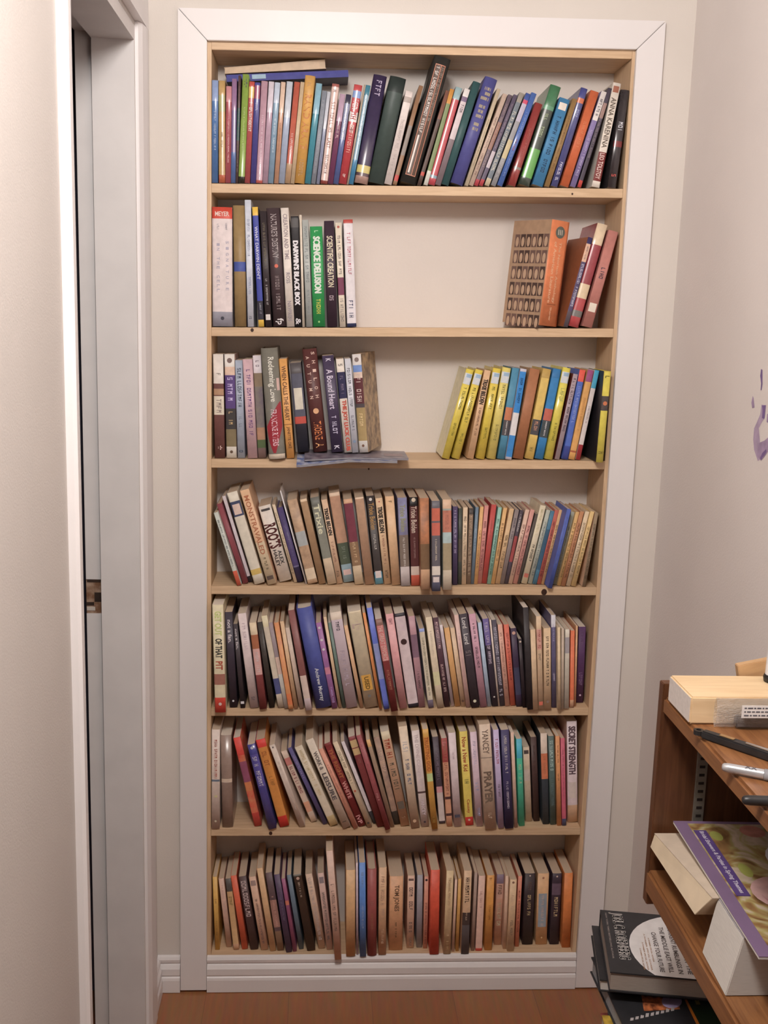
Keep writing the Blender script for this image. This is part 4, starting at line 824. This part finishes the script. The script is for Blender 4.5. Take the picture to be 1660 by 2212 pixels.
m_, zf = magazine('magazine', .206, .424, -.042, .080, zs+.0080, .0040, 0, 'grey picture magazine, upper of two, showing right of the books on the third shelf', MA, PM, .20, 0)
c = MB(); c.box((.060, -.030, .0043), (.100, .012, .0044), mat([.33, .24, .26], .4, .2, 80)); m_.children[0]; c.build('cover_picture', m_)
# ---------------------------------------------------------------- oak bookcase by the right wall
YB, XF = -.815, .736
ob = empty('shelving_unit', (XF+.14, YB-.4, 0), 'brown oak shelving unit hung on the right wall', 'shelving unit')
OX, OY = XF+.14, YB-.4
def obp(name, mb, parent=ob, bevel=.0012, lab=None):
    o = mb.build(name, None, bevel); o.data.transform(Matrix.Translation((-OX, -OY, 0))); o.parent = parent
    if lab: o['label'] = lab
    return o
ZT1, ZT2 = 1.019, .750
mb = MB(); mb.box((XF, YB, .692), (XW-.002, YB+.018, 1.037), OAK_SHADE); sp1 = obp('side_panel', mb)
mb = MB(); mb.box((XF, YB-.86, .692), (XW-.002, YB-.842, 1.037), OAK_SHADE); obp('side_panel', mb)
mb = MB(); mb.box((XW-.010, YB-.841, .695), (XW-.003, YB-.001, 1.05), OAK_SHADE); obp('back_panel', mb)
for z, x, tk in ((ZT1, XF+.001, .026), (ZT2, XF-.004, .036)):
    mb = MB(); mb.box((x, YB-.841, z-tk), (XW-.0105, YB-.0006, z), OAK_Y); obp('shelf', mb, bevel=.004)
ST = mat([.30, .28, .24], .45, .1, 60, metal=.6); HO = mat([.02, .012, .01], .8)
for xx in (XF+.058, XF+.190):
    mb = MB(); mb.box((xx, YB-.004, ZT2+.002), (xx+.016, YB-.0003, ZT1-.03), ST); s_ = obp('shelf_standard', mb, sp1, .0006, 'slotted metal strip'); 
    mb = MB(); z = ZT2+.008
    while z < .97: mb.box((xx+.004, YB-.0046, z), (xx+.012, YB-.0041, z+.004), HO); z += .0127
    obp('slot', mb, sp1, 0)['kind'] = 'stuff'
# lumber
y0, y1 = YB-.112, YB-.018
lb = empty('lumber_board', (XF+.134, (y0+y1)/2, ZT1+.0006), 'short pale pine board lying on top of the oak shelving unit', 'board')
mb = MB(); mb.box((-.133, -.0445, 0), (.094, .0445, .038), LUMBER); o = mb.build('board', lb, .002)
mb = MB(); mb.box((-.1336, -.0425, .002), (-.1331, .0425, .036), mat([.70, .64, .60], .8, .05, 200)); mb.build('end_grain', lb)['label'] = 'pale grey sawn end'
mb = MB()
for x, y, r in ((.028, .01, .0045), (.02, -.012, .0018), (.07, -.03, .004), (-.02, -.038, .0014)):
    mb.poly([(x+math.cos(t)*r*1.5, y+math.sin(t)*r*.8, .0383) for t in [k*math.pi/6 for k in range(12)]], mat([.35, .16, .06], .6))
mb.build('knot', o, fixn=False)
o = empty('lumber_offcut', (.915, YB-.0095, ZT1+.0006), 'tan board offcut sticking up behind the pale pine board', 'board', rot=(0, math.radians(-12), 0))
mb = MB(); mb.box((-.07, -.006, 0), (.03, .006, .052), wood([.50, .30, .15], [.62, .40, .21], .6, 10, (1, 12, 8), 'lumber2')); o2 = mb.build('board', o, .001); o.location.z += .0145
# clear plastic pack with a printed label
PL = bpy.data.materials.new('clear_plastic'); nt, b = nodes(PL); b.inputs['Base Color'].default_value = (.8, .78, .76, 1); b.inputs['Roughness'].default_value = .12; b.inputs['Transmission Weight'].default_value = .35; b.inputs['Alpha'].default_value = .42; b.inputs['IOR'].default_value = 1.3
nz = nt.nodes.new('ShaderNodeTexNoise'); nz.inputs['Scale'].default_value = 28; bp_ = nt.nodes.new('ShaderNodeBump'); bp_.inputs['Strength'].default_value = .9; bp_.inputs['Distance'].default_value = .01; nt.links.new(nz.outputs['Fac'], bp_.inputs['Height']); nt.links.new(bp_.outputs[0], b.inputs['Normal'])
pk = empty('plastic_pack', (XF+.142, y0-.010, ZT1+.0008), 'crinkled clear plastic pack with a white label, in front of the pine board', 'packaging')
mb = MB(); nx, nz_ = 14, 6; rnd = random.Random(5); G = {}
for i in range(nx+1):
    for j in range(nz_+1):
        u = i/nx; v = j/nz_; bul = math.sin(math.pi*v)**.5*(.35+.65*math.sin(math.pi*min(1, u*1.4+.05))) if 0 < v < 1 else 0
        G[i, j] = ((-.112+.195*u, -.011*bul-rnd.random()*.0016, (.001+.040*v)+rnd.random()*.0012), (-.112+.195*u, .010*bul+rnd.random()*.001, (.001+.040*v)))
vs = [G[i, j][0] for i in range(nx+1) for j in range(nz_+1)]+[G[i, j][1] for i in range(nx+1) for j in range(nz_+1)]; N1 = (nx+1)*(nz_+1)
fs = [(i*(nz_+1)+j, (i+1)*(nz_+1)+j, (i+1)*(nz_+1)+j+1, i*(nz_+1)+j+1) for i in range(nx) for j in range(nz_)]
fs += [tuple(N1+q for q in f[::-1]) for f in fs]
mb.raw(vs, fs, PL, True); mb.build('bag', pk, fixn=False)
mb = MB(); GR = mat([.13, .115, .11], .5, .2, 60); mb.box((-.085, -.0065, .002), (.075, .004, .018), GR); mb.build('contents', pk, .002)
mb = MB(); mb.box((-.083, -.0165, .020), (.052, -.0158, .037), mat([.78, .76, .75], .5)); lbp = mb.build('label', pk); lbp['label'] = 'white printed label'
mb = MB(); TK = mat([.12, .12, .14], .6); rnd = random.Random(8)
for r in range(3):
    x = -.080
    while x < .048:
        ww = rnd.uniform(.002, .007); mb.poly([(x, -.0168, .0345-r*.005), (x+ww, -.0168, .0345-r*.005), (x+ww, -.0168, .0325-r*.005), (x, -.0168, .0325-r*.005)], TK); x += ww+.0015
mb.build('label_text', lbp, fixn=False)
# black ringed tool
TBK = mat([.022, .021, .022], .38, .2, 50)
A = at(2, ZT1+.006, 1510, 1581); B = at(2, ZT1+.006, 1690, 1640)
tl = empty('utility_tool', A, 'slim black handled tool with an eyelet, lying on the oak shelf behind the silver marker', 'tool')
mb = MB(); d = (B-A).normalized(); n_ = Vector((-d.y, d.x, 0)); nn = 20; vs = []; r1, r2 = .0065, .0035
for i in range(nn):
    t = 2*math.pi*i/nn; c_ = Vector((math.cos(t), math.sin(t), 0))
    vs += [c_*r1+Vector((0, 0, -.003)), c_*r2+Vector((0, 0, -.003)), c_*r2+Vector((0, 0, .003)), c_*r1+Vector((0, 0, .003))]
mb.raw(vs, [(4*i+a, 4*((i+1) % nn)+a, 4*((i+1) % nn)+(a+1) % 4, 4*i+(a+1) % 4) for i in range(nn) for a in range(4)], TBK)
mb.build('eyelet', tl)
mb = MB(); Ln = (B-A).length
def ob2(s0, s1, w0, w1, z0, z1, mt):
    p = []
    for z in (z0, z1):
        for s, w_, sg in ((s0, w0, -1), (s1, w1, -1), (s1, w1, 1), (s0, w0, 1)): q = d*s+n_*(sg*w_); p.append((q.x, q.y, z))
    mb.hexa(p, mt)
ob2(.006, Ln, .0055, .009, -.0055, .005, TBK); mb.build('handle', tl, .0018)
mb = MB(); ob2(.03, .05, .003, .003, .0052, .0062, mat([.3, .18, .08], .4)); ob2(.065, .1, .002, .003, .0052, .0066, mat([.5, .48, .47], .25, metal=.8)); mb.build('blade_slide', tl, .0004)
# markers
def marker(u0, v0, u1, v1, z, body, cap, label, name='marker'):
    A = at(2, z, u0, v0); B = at(2, z, u1, v1); r = .0060; d = (B-A).normalized(); o = empty(name, A, label, 'marker', 'markers on the oak shelving unit')
    mb = MB(); mb.lathe((0, 0, 0), d, [(0, .0001), (.0004, .0032), (.0022, .0048), (.008, .0056), (.045, .0060), (.048, .0060)], body); mb.build('barrel', o)
    mb = MB(); mb.lathe(d*.0482, d, [(0, .0001), (.0001, .0068), (.05, .0062), (.052, .004), (.0522, .0001)], cap); mb.build('cap', o); return o, d
SIL = mat([.52, .52, .54], .3, .05, 40, metal=.5); SILc = mat([.3, .3, .32], .35, .05, 40)
o, d = marker(1560, 1656, 1668, 1676, ZT1+.0066, SIL, SILc, 'silver grey felt marker on the oak shelf')
mb = MB(); v_, f_, a_ = text_mesh('XX'); sd = Vector((-d.y, d.x, 0)).normalized()
mb.raw([(d*(.026+u*.014)+sd*(v*.006-.004))+Vector((0, 0, .0061-abs(v*.006-.004)*.2)) for u, v in v_], f_, mat([.06, .06, .08], .5)); mb.build('marker_lettering', o, fixn=False)
marker(1604, 1728, 1700, 1732, ZT1+.0066, TBK, TBK, 'black felt marker nearest the camera on the oak shelf')
# white bottle with dark caps at the picture edge
pb_ = at(2, ZT1+.04, 1668, 1468); gb = empty('glue_bottle', (pb_.x, pb_.y-.005, ZT1+.0392), 'white bottle with dark cap and base on the pine board at the right edge', 'bottle')
mb = MB(); mb.lathe((0, 0, 0), (0, 0, 1), [(0, .0001), (.0002, .013), (.006, .014), (.009, .013), (.010, .0125)], TBK); mb.build('base', gb)
mb = MB(); mb.lathe((0, 0, .010), (0, 0, 1), [(0, .0118), (.05, .011), (.058, .008)], mat([.7, .7, .72], .3)); mb.build('body', gb)
mb = MB(); mb.lathe((0, 0, .068), (0, 0, 1), [(0, .0001), (.0005, .010), (.007, .0125), (.013, .010), (.0135, .0001)], mat([.05, .06, .06], .3)); mb.build('cap', gb)
# things on the second oak shelf
def lying(name, x0, y0, dx, dy, z, hz, rot, cover, page, label, cat='book', group=None, hc=True, spine='right'):
    o = empty(name, (x0, y0, z), label, cat, group, rot=(0, 0, math.radians(rot))); t = .0022 if hc else .0008; s_ = .003 if hc else .0004
    c = MB(); c.box((0, 0, 0), (dx, dy, t), cover); c.box((0, 0, hz-t), (dx, dy, hz), cover)
    if spine == 'right': c.box((dx-t, 0, t), (dx, dy, hz-t), cover)
    elif spine == 'far': c.box((0, dy-t, t), (dx, dy, hz-t), cover)
    else: c.box((0, 0, t), (t, dy, hz-t), cover)
    c.build('cover', o)
    p = MB()
    if spine == 'left': p.box((t+.0001, s_, t+.0001), (dx-s_, dy-s_, hz-t-.0001), page)
    elif spine == 'far': p.box((s_, s_, t+.0001), (dx-s_, dy-t-.0001, hz-t-.0001), page)
    else: p.box((s_, s_, t+.0001), (dx-t-.0001, dy-s_, hz-t-.0001), page)
    p.build('page_block', o); return o
PGW = mat([.62, .59, .55], .8, .08, 300, stretch=(.2, .2, 8)); PGC = mat([.66, .55, .40], .8, .06, 300, stretch=(.2, .2, 8)); PGG = mat([.36, .31, .27], .8, .1, 300, stretch=(.2, .2, 8))
GO = 'books on the second oak shelf'
BRN = mat([.07, .035, .02], .5)
lying('book', XF+.055, YB-.205, .175, .195, ZT2+.0006, .040, 0, BRN, PGC, 'dark brown book underneath the cream pages on the second oak shelf', group=GO)
o = empty('book', (XF-.003, YB-.195, ZT2+.0425), 'thick cream softcover slumped over a dark book on the second oak shelf', 'book', GO)
CRM = mat([.70, .58, .42], .6, .05, 30)
mb = MB(); pp = [(0, 0, 0), (.21, 0, 0), (.21, .18, 0), (-.003, .18, 0)]; qq = [(.012, -.022, .036), (.21, -.022, .036), (.21, .18, .020), (.002, .18, .020)]
mb.hexa(pp+qq, CRM); mb.build('page_block', o, .0005)
mb = MB(); mb.hexa([(.012, -.023, .0362), (.211, -.023, .0362), (.211, .181, .0202), (.002, .181, .0202), (.012, -.023, .0372), (.211, -.023, .0372), (.211, .181, .0212), (.002, .181, .0212)], mat([.6, .5, .4], .5)); mb.build('cover', o)
o = empty('book', (XF, -1.118, ZT2+.0006), 'thick white-paged book with clean edges at the lower right', 'book', GO)
mb = MB(); mb.hexa([(0, 0, 0), (.222, 0, 0), (.222, .090, 0), (.004, .090, 0), (.016, 0, .076), (.222, 0, .076), (.222, .090, .076), (.018, .090, .076)], PGW); mb.build('page_block', o, .001)
mb = MB(); mb.hexa([(.016, -.001, .0762), (.223, -.001, .0762), (.223, .091, .0762), (.018, .091, .0762), (.016, -.001, .0776), (.223, -.001, .0776), (.223, .091, .0776), (.018, .091, .0776)], mat([.5, .48, .52], .4)); mb.build('cover', o)
# purple magazine on top
ZM = ZT2+.0815; c0 = at(2, ZM, 1455, 1779); c1 = at(2, ZM, 1640, 2073)
mg = empty('magazine', (c0.x, c0.y, ZM), 'purple bordered party magazine with pink roses on the second oak shelf', 'magazine')
ez = (c1-c0).normalized(); ex = Vector((-ez.y, ez.x, 0)); Lm = (c1-c0).length
mg.rotation_euler = (0, 0, math.atan2(ex.y, ex.x)); Wm = .200
PUR = mat([.21, .14, .24], .32, .05, 30); PURD = mat([.10, .06, .20], .4)
mb = MB(); mb.box((0, -Lm, .0003), (Wm, 0, .0034), mat([.7, .68, .66], .7)); mb.build('page_block', mg)
mb = MB(); mb.box((-.0003, -Lm-.0003, .0035), (Wm, .0003, .0041), PUR); cv_ = mb.build('cover', mg)
pic = bpy.data.materials.new('roses'); nt, b = nodes(pic); N = nt.nodes; L = nt.links
tc = N.new('ShaderNodeTexCoord'); no = N.new('ShaderNodeTexNoise'); no.inputs['Scale'].default_value = 22; no.inputs['Distortion'].default_value = 1.5; L.new(tc.outputs['Object'], no.inputs['Vector'])
cr = N.new('ShaderNodeValToRGB'); e = cr.color_ramp.elements; e[0].position = .28; e[0].color = (.10, .05, .02, 1); e[1].position = .8; e[1].color = (.78, .62, .50, 1)
for p_, c_ in ((.42, (.30, .17, .07, 1)), (.52, (.40, .34, .14, 1)), (.6, (.52, .42, .32, 1))): q = e.new(p_); q.color = c_
L.new(no.outputs['Fac'], cr.inputs[0]); L.new(cr.outputs[0], b.inputs['Base Color']); b.inputs['Roughness'].default_value = .35
mb = MB(); mb.box((.018, -Lm+.022, .0042), (Wm, -.008, .0044), pic); mb.build('cover_picture', mg)
mb = MB(); RZ = mat([.60, .38, .36], .5, .1, 60); RZ2 = mat([.52, .26, .28], .5); W1 = mat([.74, .74, .78], .5); GRN = mat([.36, .38, .10], .5)
def dsc(x, y, r, mt, k, sx=1): mb.poly([(x+math.cos(t)*r*sx, y+math.sin(t)*r, .0045+k*.00015) for t in [i*math.pi/10 for i in range(20)]], mt)
for x, y, r in ((.085, -.20, .042), (.140, -.225, .030)):
    for i in range(6): dsc(x+.004*math.sin(i*2), y+.003*math.cos(i*3), r*(1-i*.16), (RZ, RZ2)[i % 2], i)
dsc(.135, -.115, .050, W1, 1, .8); dsc(.16, -.09, .03, W1, 2); dsc(.048, -.045, .014, GRN, 1, .6); dsc(.055, -.14, .018, GRN, 1, .45); dsc(.105, -.03, .018, mat([.55, .25, .2], .5, .2, 60), 1)
mb.build('rose_picture', mg, fixn=False)
mb = MB(); mb.box((.020, -.205, .0045), (.038, -.030, .0054), PURD); pl = mb.build('title_panel', mg, .0002)
mb = MB(); v_, f_, a_ = text_mesh('Bridal Showers & Parties in Spring Themes'); mb.raw([(.025+v*.008, -.034-u*.165, .0056) for u, v in v_], f_, mat([.62, .58, .66], .5)); mb.build('title_lettering', pl, fixn=False)
# ---------------------------------------------------------------- pile of books on the floor between casing and oak unit
GP = 'books piled on the floor by the oak unit'
ZR = .500; ca = at(2, ZR, 1297, 1965); cb = at(2, ZR, 1319, 2099)
dv = cb-ca; rot = math.atan2(dv.x, -dv.y); Dp = dv.length
BLK = mat([.028, .028, .032], .42, .1, 40)
th = .036
jr = empty('book', (ca.x, ca.y, ZR-th), 'black hardback with a white disc on its cover, topmost of the floor pile', 'book', GP, rot=(0, 0, rot))
mb = MB(); mb.box((0, -Dp, 0), (.212, 0, .0024), BLK); mb.box((0, -Dp, th-.0024), (.212, 0, th), BLK); mb.box((0, -.0024, .0024), (.212, 0, th-.0024), BLK); mb.build('cover', jr)
mb = MB(); mb.box((.002, -Dp+.003, .0025), (.210, -.0026, th-.0025), PGG); mb.build('page_block', jr)
mb = MB(); q = []; Rr = .110; cx_, cy_ = .150, -Dp*.58
for i in range(40):
    t = 2*math.pi*i/40; x = min(.2115, cx_+math.cos(t)*Rr); y = cy_+math.sin(t)*Rr; q.append((x, max(-Dp+.0003, min(-.0003, y)), th+.0003))
mb.poly(q, mat([.74, .72, .72], .45)); dc = mb.build('cover_disc', jr, fixn=False); dc['label'] = 'white disc'
mb = MB(); WH = mat([.66, .62, .60], .5); TD = mat([.08, .06, .06], .5); TB = mat([.40, .22, .12], .5)
def ptxt(s, x0, x1, y0, y1, mt, k=.0006):
    v_, f_, a_ = text_mesh(s); mb.raw([(x0+v*(x1-x0), y0-u*(y0-y1), th+k) for u, v in v_], f_, mt)
[ptxt('JOEL C. ROSENBERG', .014+q, .038+q, -.008-r_, -Dp*.80-r_, WH, .0006+abs(q)*.1+abs(r_)*.2) for q, r_ in ((-.0004, 0), (.0004, 0), (0, .0005), (0, -.0005))]
ptxt('NEW YORK TIMES BESTSELLING AUTHOR', .0075, .0105, -.010, -Dp*.8, mat([.35, .3, .28], .5))
ptxt('CHANGE YOUR FUTURE', .082, .090, -Dp*.32, -Dp*.94, TD); ptxt('THE MIDDLE EAST WILL', .097, .105, -Dp*.22, -Dp*.94, TD); ptxt('CURRENT RUMBLINGS IN', .112, .120, -Dp*.2, -Dp*.94, TD); ptxt('WHY THE', .127, .135, -Dp*.6, -Dp*.94, TD)
for i, (a_, b_) in enumerate(((.60, .93), (.50, .93), (.36, .93), (.42, .8))): ptxt('A FORMER SPECIAL ADVISER', .056+i*.006, .0585+i*.006, -Dp*a_, -Dp*b_, TB)
mb.build('cover_lettering', jr, fixn=False)
# second: black-covered book sticking out to the left
z = ZR-th-.0006
def pile(w_, d_, hz, x, y, r, cov, pg, lab, **k):
    global z
    z -= hz+.0006
    return lying('book', x, y, w_, d_, z, hz, r, cov, pg, lab, group=GP, spine='right', **k)
def frompx(ztop, far, near, w_, hz, cov, pg, lab, ext=.0, back=.0):
    global z
    a = at(2, ztop, *far); b_ = at(2, ztop, *near); d = b_-a; rt = math.atan2(d.x, -d.y); L = d.length+ext+back
    e = d.normalized(); o0 = b_+e*ext      # near left corner
    z = ztop-hz
    return lying('book', o0.x, o0.y, w_, L, ztop-hz, hz, math.degrees(rt), cov, pg, lab, group=GP)
b2 = frompx(z, (1279, 1999), (1296, 2116), .19, .022, BLK, PGW, 'black book jutting left just below the top of the floor pile', back=.0)
zt3 = z-.0006
b3 = frompx(zt3, (1313, 2143), (1345, 2212), .225, .030, BLK, mat([.34, .36, .38], .6, .1, 200), 'dark hardback with an orange and purple picture, third down the floor pile', ext=.05, back=.10)
bpy.context.view_layer.update(); inv3 = b3.matrix_world.inverted()
mb = MB()
def cpx(pts, mt, k=.0003): mb.poly([inv3 @ at(2, zt3+k, u, v) for u, v in pts], mt)
cpx([(1385, 2143), (1462, 2150), (1470, 2180), (1392, 2184)], mat([.12, .03, .015], .4, .1, 90, col2=[.70, .22, .08], key='ornoise'))
cpx([(1452+22*math.cos(t), 2163+15*math.sin(t)) for t in [i*math.pi/10 for i in range(20)]], mat([.46, .38, .62], .5), .0006)
cpx([(1474, 2148), (1479, 2148), (1512, 2212), (1505, 2212)], mat([.62, .2, .03], .5), .0006)
cpx([(1479, 2148), (1545, 2150), (1600, 2212), (1512, 2212)], mat([.015, .03, .015], .4), .0004)
cpx([(1500, 2158), (1510, 2158), (1514, 2170), (1505, 2170)], mat([.25, .22, .05], .5), .0009)
rr = random.Random(4)
for k in range(9):
    u = 1362+k*11; v = 2205-k*2.6; cpx([(u, v), (u+7, v-1), (u+8, v-6-rr.random()*3), (u+1, v-6-rr.random()*3)], mat([.5, .46, .46], .5), .0006)
mb.build('cover_picture', b3, fixn=False)
z = zt3-.0300
YEL = mat([.50, .33, .05], .5, .3, 60)
frompx(z-.0006, (1301, 2193), (1322, 2270), .19, .034, YEL, PGC, 'yellow-brown covered book low in the floor pile', ext=.02)
cols = [[.12, .2, .3], [.4, .1, .08], [.5, .46, .4], [.1, .1, .1], [.2, .3, .2], [.45, .3, .15], [.15, .12, .3], [.3, .3, .3]]
names = ['slate blue', 'brick red', 'pale grey', 'charcoal', 'moss green', 'sandy brown', 'indigo', 'mid-grey']
i = 0
while z > .042:
    hz = min(.044, z-.0012 if z < .09 else .044)
    pile(.212-.004*(i % 3), .195, hz-.0006, ca.x+.004*(i % 3), ca.y-.25, (-3, 2, 0, 4)[i % 4], mat(cols[i % 8], .5), PGC, names[i % 8]+' thick hardback in the lower part of the floor pile'); i += 1
if z > .004:
    hz = z-.0012; pile(.212, .195, hz, ca.x, ca.y-.25, 0, mat([.05, .05, .06], .5), PGC, 'flat black book at the very bottom of the floor pile')
